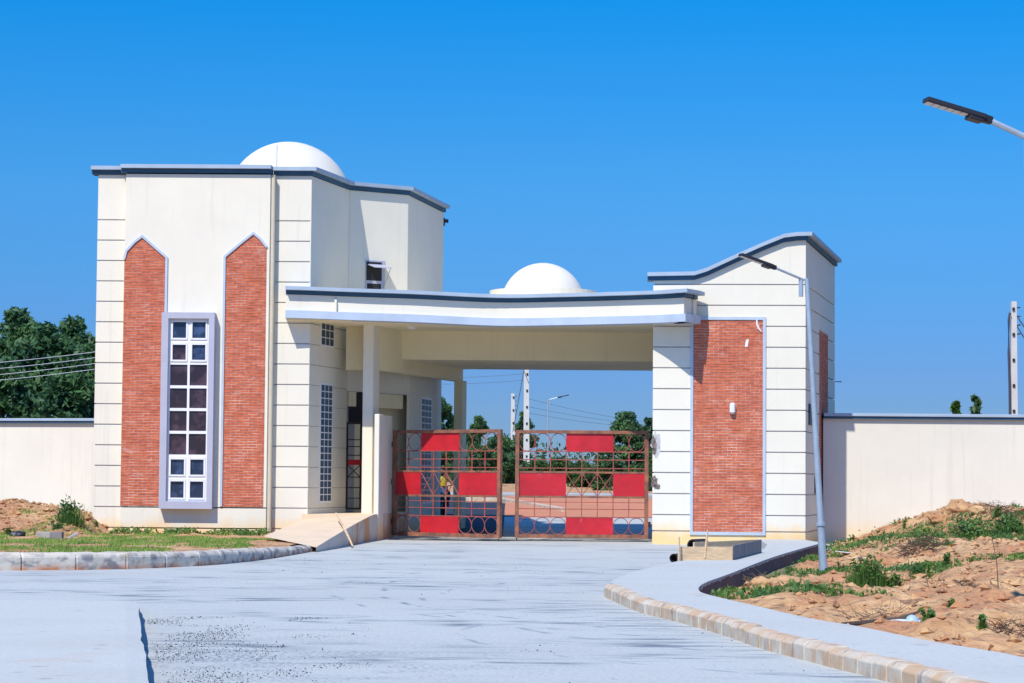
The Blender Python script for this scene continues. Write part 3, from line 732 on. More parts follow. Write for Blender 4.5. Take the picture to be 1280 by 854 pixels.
for k, (a, b) in enumerate(rows):
    for q in (0, 1):
        xa, xb = (i0 + wb, mid - 0.028) if q == 0 else (mid + 0.028, i1 - wb)
        za, zb = edges[k + 1] + 0.035, edges[k] - 0.035
        if k in (0, 1, 6, 7):
            t = 0.05; sm = MB()
            for c in ((xa, xa + t, za, zb), (xb - t, xb, za, zb), (xa + t, xb - t, za, za + t), (xa + t, xb - t, zb - t, zb)): FP.box(sm, c[0] + 0.004, c[1] - 0.004 if c[1] == xb else c[1], c[2] + 0.003, c[3] - 0.003, fo0 + 0.01, fo1 + 0.012)
            sm.build('sash', 'white', wo); xa += t; xb -= t; za += t; zb -= t
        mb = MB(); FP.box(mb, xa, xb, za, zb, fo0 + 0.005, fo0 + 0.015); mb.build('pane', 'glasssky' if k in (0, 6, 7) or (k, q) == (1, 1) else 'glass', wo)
# downpipe
mb = MB(); p = FA.pt(sP1 + 0.07, 0, 0.19); mb.tube([(p.x, p.y, 0.0), (p.x, p.y, ZT - 0.02)], 0.05, 10); mb.build('downpipe', 'pipe', T, smooth=True)
# lightning rod
q = W(346, 207, 58.9); mb = MB(); mb.tube([(q.x, q.y, ZT), (q.x, q.y, ZT + 0.82)], 0.010, 6); mb.build('lightning_rod', 'steel', T)
# dome
q = W(362, 178, 61.5); dome(T, q.x, q.y, ZT, 1.62, q.z - 1.62)
# glass block windows on the side wall
def block_window(F, parent, c, cols, rows_, mm='glassb'):
    (a, zb_), (b, za_) = F.sz(c[0], c[3]), F.sz(c[2], c[1])
    mbf = MB(); 
    F.box(mbf, a - 0.04, b + 0.04, zb_ - 0.04, za_ + 0.04, -0.02, 0.012); wo_ = mbf.build('window', 'white', parent)
    g = MB(); dx = (b - a) / cols; dz = (za_ - zb_) / rows_
    for i in range(cols):
        for j in range(rows_): F.box(g, a + i * dx + dx * 0.10, a + (i + 1) * dx - dx * 0.10, zb_ + j * dz + 0.013, zb_ + (j + 1) * dz - 0.013, 0.008, 0.018)
    g.build('glass_blocks', mm, wo_, kind='stuff')
block_window(FS, T, (399, 482, 415, 627), 3, 17)
block_window(FS, T, (401, 405, 417, 431), 3, 3)
block_window(FCl, T, (525.5, 500, 539, 628), 3, 17)
# awning window on face B
def rect_on(F, mbb, px0, py0, px1, py1, o0, o1):
    a, zt = F.sz(px0, py0); b, zb_ = F.sz(px1, py1); F.box(mbb, a, b, zb_, zt, o0, o1); return a, b, zb_, zt
mb = MB(); a, b, zl, zh = rect_on(FB, mb, 456.5, 325, 480.5, 366, -0.005, 0.02); wo_ = mb.build('window', 'frame', T)
zm = FB.z(468, 352)
mb = MB(); FB.box(mb, a + 0.025, b - 0.10, zm + 0.02, zh - 0.04, 0.0, 0.024); FB.box(mb, a + 0.05, b - 0.12, zl + 0.04, zm - 0.06, 0.0, 0.024); mb.build('pane', 'dark', wo_)
mb = MB(); hz = zh - 0.06; hz -= 0.06; sh = [FB.pt(a + 0.05, hz, 0.03), FB.pt(b - 0.02, hz, 0.03), FB.pt(b - 0.02, hz - 0.10, 0.40), FB.pt(a + 0.05, hz - 0.10, 0.40)]
mb.prism(sh, (0, 0, 0.02)); mb.build('open_sash', 'frame', wo_)
mb = MB(); mb.tube([FB.pt(b - 0.05, hz - 0.09, 0.38), FB.pt(b - 0.05, hz - 0.6, 0.03)], 0.012, 6); mb.build('stay_rod', 'steel', wo_)
q = W(556, 277, 66.3); mb = MB(); mb.box(q.x - 0.06, q.x + 0.10, q.y - 0.05, q.y + 0.08, q.z - 0.03, q.z + 0.06); mb.tube([(q.x - 0.03, q.y, q.z - 0.12), (q.x - 0.03, q.y, q.z + 0.1)], 0.035, 8)
mb.build('security_light', 'black', T)
# door with grille in the porch
FD = Face(Vector((L2.x + 0.02, 61.22, 0)), Vector((L3.x, 62.1, 0)))
a, zb_ = FD.sz(431.5, 637); b, zt_ = FD.sz(453, 528)
dm = MB(); t = 0.05
for c in ((a, a + t, zb_, zt_), (b - t, b, zb_, zt_), (a + t, b - t, zt_ - t, zt_), (a + t, b - t, zb_, zb_ + t)): FD.box(dm, *c, -0.03, 0.03)
door = dm.build('door', 'blackiron', T)
for k, fz in enumerate((0.13, 0.25, 0.37, 0.62, 0.72, 0.80)):
    z = zb_ + (zt_ - zb_) * fz; mb = MB(); FD.box(mb, a + t, b - t, z - 0.012, z + 0.012, -0.012, 0.012); mb.build('grille_bar', 'blackiron', door)
mb = MB(); FD.box(mb, a + t, b - t, zb_ + 0.51 * (zt_ - zb_), zb_ + 0.57 * (zt_ - zb_), -0.01, 0.014); mb.build('lock_plate', 'red', door)
for s_ in (0, 1):
    za, zb2 = zb_ + 0.37 * (zt_ - zb_), zb_ + 0.51 * (zt_ - zb_)
    mb = MB(); p, q = (FD.pt(a + t, za if s_ else zb2, 0), FD.pt(b - t, zb2 if s_ else za, 0)); mb.tube([p, q], 0.012, 6); mb.build('cross_bar', 'blackiron', door)
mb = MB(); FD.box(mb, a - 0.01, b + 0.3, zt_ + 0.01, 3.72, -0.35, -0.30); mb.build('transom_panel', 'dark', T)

# ================================================================== CANOPY
K = thing('entrance_canopy', 'long white gate canopy with concave front, pillars and a small dome', 'canopy', (0, 62, 0))
fp = [(357, 57.95, 6.13), (387, 57.98, 6.12), (440, 58.0, 6.09), (520, 58.15, 6.06), (620, 58.3, 6.0), (700, 57.9, 6.0), (770, 57.3, 6.0), (820, 56.8, 6.0), (855, 56.25, 6.0)]
cp = []
for px, Y, z in fp: q = W(px, 380, Y); cp.append(Vector((q.x, Y, z)))
cps = [cp[0]] + catmull(cp[1:], 6)
e = cp[-1]; ret = [e + Vector((0.20, 0.36, 0)), e + Vector((0.36, 0.82, 0))]
cpath = cps + ret
mb = MB(); mb.sweep(cpath, [(0.20, -0.085), (0.20, 0.0), (-0.5, 0.02), (-0.5, -0.085)]); mb.build('coping', 'coping', K)
mb = MB(); mb.sweep(cpath, [(0.03, -0.175), (0.03, -0.083), (-0.48, -0.083), (-0.48, -0.19)]); mb.build('coping_band', 'copingshade', K)
mb = MB(); mb.sweep(cpath, [(0.0, -0.60), (0.0, -0.188), (-0.45, -0.188), (-0.45, -0.60)]); mb.build('fascia', 'plaster', K)
mb = MB(); mb.sweep(cpath, [(0.10, -0.76), (0.10, -0.575), (-0.46, -0.575), (-0.46, -0.76)]); mb.build('ledge', 'trim', K)
q = cps[5]; d = (cps[6] - cps[4]).normalized(); nrm = Vector((d.y, -d.x, 0))
mb = MB(); b0 = q + Vector((0, 0, -0.575)); mb.prism([b0 + nrm * 0.0, b0 + nrm * 0.08, b0 + nrm * 0.08 + Vector((0, 0, 0.26)), b0 + Vector((0, 0, 0.37))], d * 0.05); mb.build('fascia_rib', 'plaster', K)
# roof deck
back = [Vector((4.4, 67.4)), Vector((-3.4, 67.4)), Vector((-3.4, 61.0)), Vector((-4.9, 60.5)), Vector((-4.95, 58.45)), Vector((-5.45, 58.42))]
deck = [Vector((p.x, p.y + 0.2)) for p in cps] + [Vector((4.4, 57.3))] + back
mb = MB(); mb.prism([(p.x, p.y, 5.33) for p in deck], (0, 0, 0.5)); mb.build('roof_deck', 'cream', K)
q = W(502, 430, 62.1); mb = MB(); mb.box(q.x, 4.3, 62.1, 67.3, 4.59, 5.34); mb.build('ceiling_beam', 'cream', K, bevel=0.01)
# side beam
A_ = Vector((W(470, 430, 60.1).x, 60.1, 0)); B_ = Vector((W(579, 470, 67.4).x, 67.4, 0))
FX = Face(A_, B_); mb = MB(); FX.box(mb, 0, FX.L, 4.24, 5.338, -0.24, 0.0); mb.build('side_beam', 'cream', K, bevel=0.01)
mb = MB(); mb.box(L2.x + 0.0, A_.x - 0.10, 60.65, 60.9, 4.25, 5.336); mb.build('link_beam', 'cream', K)
# pillars
q0 = W(452, 600, 59.85); q1 = W(465, 600, 59.85)
mb = MB(); mb.prism([(q0.x, 59.85, 0.3), (q1.x, 59.85, 0.3), (q1.x + 0.13, 60.3, 0.3), (q0.x + 0.13, 60.3, 0.3)], (0, 0, 5.04)); mb.build('pillar', 'plaster', K, bevel=0.01)
q0 = W(566.5, 600, 66.9); q1 = W(577, 600, 66.9)
mb = MB(); mb.prism([(q0.x, 66.9, -0.1), (q1.x, 66.9, -0.1), (q1.x + 0.11, 67.35, -0.1), (q0.x + 0.11, 67.35, -0.1)], (0, 0, 4.36)); mb.build('pillar', 'cream', K, bevel=0.01)
q = W(679, 329, 62.8); dome(K, q.x, q.y, 5.83, 1.1, q.z - 1.1)
mb = MB(); cy = [(q.x + 1.4 * math.cos(2 * PI * k / 40), q.y + 1.4 * math.sin(2 * PI * k / 40), 5.8) for k in range(40)]
mb.prism(cy, (0, 0, W(679, 364.5, 62.8).z - 5.8)); mb.build('dome_base', 'dome', K)
q = W(514, 409, 60.3); mb = MB(); mb.tube([(q.x, q.y, 5.27), (q.x, q.y, 5.335)], 0.11, 16); mb.build('ceiling_lamp', 'white', K)

# ================================================================== RIGHT PIER
P0 = Vector((W(815.5, 600, 57.3).x, 57.3, 0)); P1 = Vector((W(1007, 600, 57.05).x, 57.05, 0)); P2 = Vector((W(1043.5, 480, 63.8).x, 63.8, 0))
R = thing('gate_pier', 'broad white gate building right of the gates with one tall red brick panel', 'building', ((P0.x + P1.x) / 2, 59, 0))
FR = Face(P0, P1); FQ = Face(P1, P2)
prof = []
for px, py in ((815, 351), (868, 350), (884, 345), (922, 327.5), (955, 313), (980, 303), (996, 301), (1007, 300.5)): prof.append(FR.sz(px, py))
prof[0] = (0, prof[0][1]); prof[-1] = (FR.L, prof[-1][1]); ztR = prof[-1][1]
core = [FR.pt(0.03, -0.2, -0.03), FR.pt(FR.L - 0.02, -0.2, -0.03), P2 + Vector((-0.05, -0.02, -0.2)), Vector((4.5, 64, -0.2)), ]
mb = MB(); mb.prism(core, (0, 0, 6.0)); FR.poly(mb, [(0.03, 5.8), (FR.L - 0.03, 5.8)] + [(s_ if 0 < i < 7 else (0.03 if i == 0 else FR.L - 0.03), z_ - 0.0) for i, (s_, z_) in reversed(list(enumerate(prof)))], -0.25, -0.03)
FQ.box(mb, 0.03, FQ.L - 0.02, 5.8, ztR, -0.25, -0.03); mb.build('wall_core', 'groove', R)
bs0, bz1 = FR.sz(865, 398); bs1, _ = FR.sz(955.5, 398); _, bz0 = FR.sz(910, 667)
gr = [FR.z(1000, 665.4), FR.z(1000, 645)] + [FR.z(1000, 645) + 0.5 * k for k in range(1, 12)]
low = [g for g in gr if g < bz1 + 0.05]
# bottom plinth (full), side strips, header courses
courses(FR, R, 0, FR.L, [-0.2, gr[0]], -0.04, 0.0)
courses(FR, R, 0, bs0, [gr[0]] + gr[1:11], -0.04, 0.0)
courses(FR, R, bs1, FR.L, [gr[0]] + gr[1:11], -0.04, 0.0)
topz = gr[10]
hd = MB(); FR.box(hd, bs0 + 0.001, bs1 - 0.001, bz1, topz - 0.017, -0.04, -0.002); hd.build('plaster_panel', 'plaster', R)
courses(FR, R, 0, FR.L, [topz, gr[11], gr[12]] if gr[12] < prof[0][1] else [topz, gr[11]], -0.04, 0.0)
zb = gr[12] if gr[12] < prof[0][1] - 0.02 else gr[11]
mb = MB(); FR.poly(mb, [(0, zb + 0.017), (FR.L, zb + 0.017)] + [p for p in reversed(prof)], -0.04, 0.0); mb.build('plaster_panel', 'plaster', R)
courses(FQ, R, 0.003, FQ.L, [-0.2] + gr, -0.04, 0.0)
courses(FQ, R, 0.003, FQ.L, [gr[12], ztR + 0.0], -0.04, 0.0, name='plaster_panel')
bp = [(bs0, bz0), (bs1, bz0), (bs1, bz1), (bs0, bz1)]
mb = MB(); FR.poly(mb, bp, -0.005, 0.006); mb.build('mortar_bed', 'mortar', R)
mb = MB(); FR.strip(mb, bp, 0.07, -0.005, 0.04, closed=True); mb.build('panel_trim', 'trim', R)
brick_fill(FR, R, bp, 0.0, 300)
# side brick panel, vents
a, zt_ = FQ.sz(1024, 412); b, _ = FQ.sz(1034.5, 419); sb = [(a, 0.6), (b, 0.6), (b, zt_), (a, zt_)]
mb = MB(); FQ.poly(mb, sb, -0.005, 0.006); mb.build('mortar_bed', 'mortar', R)
brick_fill(FQ, R, sb, 0.0, 0)
for (x0, y0, x1, y1) in ((1010.5, 505, 1015, 532), (1018, 596, 1021, 617)):
    a, zt_ = FQ.sz(x0, y0); b, zb_ = FQ.sz(x1, y1); mb = MB(); FQ.box(mb, a, b, zb_, zt_, -0.01, 0.03); mb.build('vent', 'black', R)
cpth = [FR.pt(s_ if i else -0.14, z_, 0) for i, (s_, z_) in enumerate(prof)] + [P2 + Vector((0.03, 0.15, ztR))]
coping(cpth, R, o=0.17)
# light on brick, scar marks, spout
q = FR.pt(FR.s(915), FR.z(915, 510), 0.03); mb = MB(); mb.box(q.x - 0.065, q.x + 0.065, q.y - 0.12, q.y + 0.02, q.z - 0.14, q.z + 0.12); mb.build('wall_light', 'plastic', R, bevel=0.035)
mb = MB(); pts = [FR.pt(FR.s(x), FR.z(x, y), 0.03) for x, y in ((945.5, 400), (946, 406), (948, 411), (951.5, 415))]; mb.tube(pts, [0.02, 0.025, 0.025, 0.012], 6); mb.build('loose_conduit', 'white', R)
mb = MB(); FR.poly(mb, [FR.sz(931, 434), FR.sz(934.5, 433.5), FR.sz(936, 424), FR.sz(932.5, 425)], 0.0, 0.023); mb.build('paint_smear', 'white', R)
q = P2 + Vector((0, -0.05, FQ.z(1043, 477))); mb = MB(); mb.tube([q + Vector((-0.05, 0, 0)), q + Vector((0.16, 0, 0)), q + Vector((0.17, 0, -0.02))], [0.012, 0.02, 0.012], 6); mb.build('bracket', 'steel', R)
# chipped plaster beside the gate hinge
def blob(F, cx, cy, rx, ry, o, name, m, parent, seed):
    rnd = random.Random(seed); pts = []
    for k in range(14):
        a = 2 * PI * k / 14; r = rnd.uniform(0.6, 1.15); pts.append(F.sz(cx + rx * r * math.cos(a), cy + ry * r * math.sin(a)))
    mb = MB(); F.poly(mb, pts, -0.012, o); mb.build(name, m, parent)
M['patch'] = mat('grey_repair_plaster', (0.60, 0.59, 0.60), 0.9, 0.35, 9)
blob(FR, 820, 557, 7, 17, 0.004, 'repair_patch', 'patch', R, 3)
blob(FR, 817.5, 556, 3.5, 12, 0.010, 'chipped_plaster', 'cement', R, 5)
blob(FR, 818, 603, 4.5, 10, 0.006, 'chipped_plaster', 'cement', R, 8)
blob(FR, 822, 608, 3.5, 4, 0.010, 'chipped_plaster', 'cement', R, 11)

# ================================================================== boundary walls
def bwall(name_label, A, B, z, thick=0.23):
    F = Face(A, B); t = thing('boundary_wall', name_label, 'wall', F.pt(F.L / 2, 0, 0))
    mb = MB(); F.box(mb, 0, F.L, -0.3, z - 0.1, -thick, 0); mb.build('wall_panel', 'wallpl', t)
    mb = MB(); F.box(mb, 0, F.L, z - 0.075, z, -thick - 0.13, 0.13); mb.build('coping', 'coping', t, bevel=0.008)
    mb = MB(); F.box(mb, 0, F.L, z - 0.14, z - 0.077, -thick - 0.07, 0.09); mb.build('coping_band', 'copingshade', t)
    return F
q = W(1029, 520, 60.4); q2 = W(1400, 520, 60.4)
FWR = bwall('long cream boundary wall with blue-grey coping right of the gate, behind the soil mound', (q.x, 60.4), (26.0, 60.4), W(1150, 517.5, 60.4).z)
qa = W(-160, 520, 69.0); qb = Vector((L0.x + 0.25, 66.0))
FWL = bwall('short stretch of cream boundary wall left of the tower, trees behind it', (qa.x, 68.6), (qb.x, 66.0), W(60, 523.5, 67.3).z)

# ================================================================== ramp, stub post
rp = thing('ramp', 'sandy concrete ramp sloping up from the kerb to the guard tower door', 'ramp', (-4.1, 54, 0))
D_ = G(395, 683, 0.12); E_ = Vector((-5.25, 51.2, 0.26)); A1 = Vector((L1.x - 0.12, 58.2, 0.50)); C_ = Vector((W(468, 642, 58.6).x, 58.6, W(468, 643, 58.6).z))
zl = C_.z
mb = MB(); n = 14; vs = []; fs = []
for i in range(n + 1):
    t = i / n; a = E_.lerp(A1, t); b = D_.lerp(C_, t)
    b.z = 0.10 + (C_.z - 0.10) * (1 - (1 - t) ** 1.15)
    for k in range(7):
        p = a.lerp(b, k / 6); p.z += 0.006 * noise.noise(p * 2.3) if 0 < k < 6 else 0; vs.append(p)
    vs.append(Vector((b.x, b.y, -0.1)))
for i in range(n):
    for k in range(7): fs.append((i * 8 + k, i * 8 + k + 1, i * 8 + 9 + k, i * 8 + 8 + k))
mb.add(vs, fs)
def ramp_extra(n, L, g, out):
    P = g.outputs['Position']; sx = n.nodes.new('ShaderNodeSeparateXYZ'); L(g.outputs['Normal'], sx.inputs[0])
    side = math_(n, L, 'GREATER_THAN', sx.outputs[0], 0.6)
    s_ = noise_(n, L, P, 0.9, (1, 1, 1), 0.45, 0.58, 5)
    out = mixc(n, L, side, out, (0.62, 0.55, 0.48))
    return mixc(n, L, math_(n, L, 'MULTIPLY', side, math_(n, L, 'MULTIPLY', s_, 0.9)), out, (0.62, 0.30, 0.12))
M['ramp'] = mat('sandy_screed', (0.80, 0.62, 0.41), 0.95, 0.15, 1.8, 0.004, 40, col2=(0.68, 0.55, 0.40), extra=ramp_extra)
mb.build('ramp_slope', 'ramp', rp)
mb = MB(); mb.prism([(A1.x, A1.y, -0.1), (C_.x, C_.y, -0.1), (C_.x + 0.30, 61.0, -0.1), (M3_.x, 63.4, -0.1), (M3_.x - 0.1, 64.4, -0.1), (L2.x + 0.1, 62.3, -0.1), (L2.x + 0.01, 61.2, -0.1)], (0, 0, zl + 0.1)); mb.build('landing', 'ramp', rp)
sp_ = thing('gate_post', 'short white wall stub between the ramp and the left gate leaf', 'gate post', (-3.1, 59.2, 0))
q0 = W(473.5, 600, 59.0); q2 = W(489.5, 600, 61.2)
mb = MB(); mb.prism([(q0.x - 0.12, 59.0, -0.1), (q0.x, 59.0, -0.1), (q2.x, 61.2, -0.1), (q2.x - 0.25, 61.2, -0.1)], (0, 0, W(480, 518, 59.2).z + 0.1)); mb.build('post_body', 'plaster', sp_, bevel=0.012)

# ================================================================== GATES
def gate_leaf(hx, hy, fx, fy, flip, label):
    """u from the left edge; local x along the leaf, y depth"""
    ang = math.atan2(fy - hy, fx - hx); Lf = math.hypot(fx - hx, fy - hy)
    g = thing('gate_leaf', label, 'gate', (hx, hy, 0.075), ang, 'pair of red steel gate leaves'); ORIGIN[g] = Vector((0, 0, 0))
    H = 2.66; t = 0.095
    def b(name, x0, x1, z0, z1, m, d=0.03, parent=g):
        mb = MB(); mb.box(x0, x1, -d, d, z0, z1); return mb.build(name, m, parent, local=True)
    b('frame_stile', 0, t, 0, H, 'rust', 0.045); b('frame_stile', Lf - t, Lf, 0, H, 'rust', 0.045)
    b('frame_rail', t, Lf - t, H - t * 0.85, H, 'rust', 0.045); b('frame_rail', t, Lf - t, 0, t, 'rust', 0.045)
    x0, x1 = t, Lf - t; cw = (x1 - x0) / 8; X = lambda i: x0 + (cw * i if not flip else (x1 - x0) - cw * (8 - i))
    zf = lambda y: H * (672 - y) / 133.5     # photo rows to leaf height
    zz = {'a': zf(565), 'b': zf(575), 'c': zf(585.5), 'd': zf(590.5), 'e': zf(621), 'f': zf(627.5), 'g': zf(636), 'h': zf(646)}
    cA, cB = (2, 5) if flip else (3, 6)
    bar = 0.011
    for k, d in (('a', bar), ('b', bar), ('c', bar), ('d', 0.024), ('e', 0.026), ('g', bar), ('f', bar * 0.8), ('h', bar * 1.1)):
        b('rail_bar', x0, x1, zz[k] - d, zz[k] + d, 'rust' if d > 0.02 else 'redbar', 0.016 if d > 0.02 else 0.0125)
    for i in range(1, 8):
        for za, zb_ in ((zz['d'] + 0.024, zz['a'] - bar), (zz['h'] + bar, zz['e'] - 0.026)):
            b('vertical_bar', X(i) - 0.012, X(i) + 0.012, za, zb_, 'redbar', 0.01)
    for i in range(cA + 1, cB): b('vertical_bar', X(i) - 0.012, X(i) + 0.012, zz['e'] + 0.026, zz['d'] - 0.024, 'redbar', 0.01)
    sh = lambda a, c, za, zb_: b('sheet_panel', X(a), X(c), za, zb_, 'red', 0.006)
    sh(cA, cB, zz['a'] + bar, H - t * 0.85); sh(cA, cB, t, zz['h'] - bar * 1.1)
    sh(0, cA, zz['e'] + 0.026, zz['d'] - 0.024); sh(cB, 8, zz['e'] + 0.026, zz['d'] - 0.024)
    for i in range(cA, cB):
        for s_ in (0, 1):
            za, zb_ = zz['e'] + 0.02, zz['d'] - 0.02
            mb = MB(); mb.tube([(X(i), 0, za if s_ else zb_), (X(i + 1), 0, zb_ if s_ else za)], 0.011, 6); mb.build('cross_bar', 'redbar', g, local=True)
    for i in list(range(0, cA)) + list(range(cB, 8)):
        for zc0, zc1 in ((zz['a'] + bar, H - t * 0.85), (t, zz['h'] - bar)):
            zc = (zc0 + zc1) / 2; r = (zc1 - zc0) / 2; xc = (X(i) + X(i + 1)) / 2; rx = cw / 2
            mb = MB(); P = [(xc + rx * math.cos(2 * PI * k / 20), 0, zc + r * math.sin(2 * PI * k / 20)) for k in range(21)]
            mb.tube(P, 0.010, 5); mb.build('scroll_ring', 'redbar', g, local=True)
    for z in (0.35, 1.35, 2.3):
        xh = -0.03 if flip else Lf + 0.03
        mb = MB(); mb.tube([(xh, 0, z - 0.07), (xh, 0, z + 0.07)], 0.03, 8); mb.build('hinge', 'blackiron', g, local=True)
    xd = Lf - t / 2 if flip else t / 2
    mb = MB(); mb.tube([(xd, -0.02, -0.07), (xd, -0.02, 0.3)], 0.012, 6); mb.build('drop_bolt', 'blackiron', g, local=True)
    return g
ql = W(491.5, 600, 60.9); qr = W(626.5, 600, 58.75)
gate_leaf(ql.x, 60.9, qr.x, 58.75, True, 'left leaf of the red sheet and rust-framed gate, swung slightly forward')
ql = W(644, 600, 59.4); qr = W(810.5, 600, 59.35)
gate_leaf(ql.x, 59.4, qr.x, 59.35, False, 'right leaf of the red sheet and rust-framed gate, beside the brick-panelled pier')
mb = MB(); mb.box(-3.0, 3.4, 59.25, 59.45, -0.02, 0.014); setp(mb.build('gate_track', 'blackiron'), 'thin dark steel track on the ground under the gate leaves', 'gate track')

# ================================================================== street lamps and poles
def lamp(label, base, top, head_l=0.66, arm=None, group='street lamps'):
    """base,top: vectors; arm reaches to -x"""
    g = thing('street_lamp', label, 'street lamp', base, 0, group)
    d = (top - base); J = base + d * 0.165
    mb = MB(); mb.tube([base, J], 0.075, 12, 0.062); mb.build('base_sleeve', 'steel', g, smooth=True)
    mb = MB(); mb.tube([J + Vector((0, 0, -0.02)), J + Vector((0, 0, 0.04))], 0.082, 12); mb.build('collar', 'steel', g, smooth=True)
    mb = MB(); mb.tube([J, top], 0.056, 12, 0.042); mb.build('pole', 'steel', g, smooth=True)
    mb = MB(); mb.tube([base - Vector((0, 0, 0.05)), base + Vector((0, 0, 0.03))], 0.2, 4); mb.build('foot_plate', 'concrete', g)
    a0 = top + Vector((0, 0, -0.15)); sx = arm[0]
    tipA = top + Vector(arm[1]); tipB = top + Vector(arm[2])
    mb = MB(); mb.tube([a0 + Vector((sx * 0.10, 0, -0.17)), a0 + Vector((sx * 0.10, 0, 0.14))], 0.04, 10); mb.build('arm_bracket', 'steel', g, smooth=True)
    mb = MB(); mb.tube([a0 + Vector((sx * 0.05, 0, 0.12)), a0.lerp(tipA, 0.5) + Vector((0, 0, 0.05)), tipA], 0.022 if arm[3] == 0 else 0.03, 8); mb.build('arm', 'steel', g, smooth=True)
    hd = (tipB - tipA).normalized(); up = Vector((0, 0, 1)); sd = hd.cross(up).normalized(); u2 = sd.cross(hd)
    def hb(name, m, t0, t1, w0, w1, h0, h1):
        Lh = (tipB - tipA).length; mb = MB(); vs = []
        for t, wv in ((t0, w0), (t1, w1)):
            c = tipA + hd * Lh * t
            vs += [c + sd * wv + u2 * h0, c - sd * wv + u2 * h0, c - sd * wv + u2 * h1, c + sd * wv + u2 * h1]
        mb.add(vs, [(0, 1, 2, 3), (7, 6, 5, 4), (0, 4, 5, 1), (1, 5, 6, 2), (2, 6, 7, 3), (3, 7, 4, 0)]); return mb.build(name, m, g, bevel=0.008)
    hb('socket', 'black', -0.02, 0.14, 0.035, 0.05, -0.035, 0.04)
    hb('lamp_head', 'black', 0.10, 1.0, 0.085, 0.08, -0.012, 0.035)
    hb('driver_box', 'black', 0.12, 0.34, 0.07, 0.08, -0.05, -0.01)
    for k in range(6):
        hb('led_module', 'led', 0.36 + k * 0.105, 0.36 + k * 0.105 + 0.095, 0.065, 0.065, -0.022, -0.010)
    return g
b0 = W(1029.5, 717, 41.5); t0 = W(1008.5, 348, 41.4)
lamp('galvanised street lamp leaning left in front of the right-hand gate building', b0, t0, arm=(-1, W(969, 335, 41.2) - t0, W(925, 319, 41.0) - t0, 0))
b1 = Vector((5.12, 23.0, 0.05)); t1 = W(1298, 172, 23)
lamp('nearest street lamp, its black head reaching in from the right edge of the photo', b1, t1, arm=(-1, W(1238, 151, 23) - t1, W(1156, 126, 22.9) - t1, 1))
b2 = W(685, 605, 140); b2.z = base_z(140) ; t2 = W(685, 499, 140)
lamp('distant street lamp seen through the gateway, its arm pointing right', b2, t2, arm=(1, W(697, 497, 140) - t2, W(711.5, 494, 140) - t2, 0))

def upole(label, px, pyt, Y, wpx, extra=None):
    b = W(px, 600, Y); b.z = base_z(Y) - 0.05; t = W(px, pyt, Y); g = thing('utility_pole', label, 'utility pole', b, 0, 'concrete utility poles')
    wd = wpx / FPX * Y / 2; mb = MB()
    mb.add([(b.x - wd * 1.25, Y - wd, b.z), (b.x + wd * 1.25, Y - wd, b.z), (b.x + wd * 1.25, Y + wd, b.z), (b.x - wd * 1.25, Y + wd, b.z),
            (t.x - wd * 0.75, Y - wd * .7, t.z), (t.x + wd * 0.75, Y - wd * .7, t.z), (t.x + wd * 0.75, Y + wd * .7, t.z), (t.x - wd * .75, Y + wd * .7, t.z)],
           [(3, 2, 1, 0), (4, 5, 6, 7), (0, 1, 5, 4), (1, 2, 6, 5), (2, 3, 7, 6), (3, 0, 4, 7)])
    mb.build('pole', 'pole', g)
    n = max(4, int((t.z - b.z) / 1.0))
    for k in range(n):
        z = b.z + (t.z - b.z) * (k + 0.7) / n; mb = MB(); mb.box(b.x - wd * 0.35, b.x + wd * 0.35, Y - wd - 0.03, Y - wd * 0.6, z - wd * 0.4, z + wd * 0.4); mb.build('step_hole', 'dark', g)
    for k in range(4):
        z = t.z - 0.25 - k * 0.35; mb = MB(); mb.tube([(t.x + wd, Y, z), (t.x + wd + 0.13, Y, z + 0.02)], 0.032, 6); mb.build('insulator', 'black', g)
    return g, t
gU, tU = upole('white concrete utility pole standing behind the right boundary wall', 1267, 377, 95, 8.5)
g1, tA_ = upole('shorter of two white utility poles seen through the gateway', 641, 492, 190, 5.5)
g2, tB = upole('taller white utility pole seen between the two gate leaves, running up behind the canopy', 658, 380, 150, 6.5)
mb = MB(); mb.tube([W(1262.5, 391, 94.8), W(1261, 400, 94.8), W(1260.8, 440, 94.8), W(1262, 480, 94.8), W(1262.5, 530, 94.8)], 0.05, 6); mb.build('cable_duct', 'wire', gU)
# cables
def cable(label, p, q, r, m, sag=0.3, grp=None):
    P = []; 
    for k in range(13):
        t = k / 12; c = p.lerp(q, t); c.z -= sag * 4 * t * (1 - t); P.append(c)
    mb = MB(); mb.tube(P, r, 5); o = mb.build('power_line', m); setp(o, label, 'power line', grp); return o
for k, nm in enumerate(('topmost', 'second from top', 'third from top', 'lowest')):
    cable('pale power line crossing the trees left of the tower, %s of four' % nm, W(-200, (463, 471, 479, 486)[k], 71), W(260, (417, 424, 431, 438)[k], 72.5), 0.009, 'wirepale', 0.25, 'power lines left of the tower')
for k, nm in enumerate(('upper', 'middle', 'lower')):
    cable('dark power line seen left of the tall pole in the gateway, %s of three' % nm, W(520, (462, 472, 480)[k], 160), W(658, (457, 467, 475)[k], 150), 0.014, 'wirefar', 0.1, 'power lines in the gateway')
for k, nm in enumerate(('upper', 'middle', 'lower')):
    cable('dark power line sloping down right from the gateway pole, %s of three' % nm, W(658, (498, 508, 516)[k], 150), W(830, (530, 532, 535)[k], 190), 0.012, 'wirefar', 0.2, 'power lines in the gateway')
for k, nm in enumerate(('upper', 'lower')):
    cable('%s dark cable running down to the right from the pole behind the boundary wall' % nm, W(1271, (395, 408)[k], 95), W(1330, (462, 478)[k], 90), 0.03, 'wire', 0.2, 'cables on the right pole')
cable('steep stay cable dropping left from the tall pole in the gateway', W(655.5, 460, 149), W(641, 540, 170), 0.025, 'wirefar', 0.0)

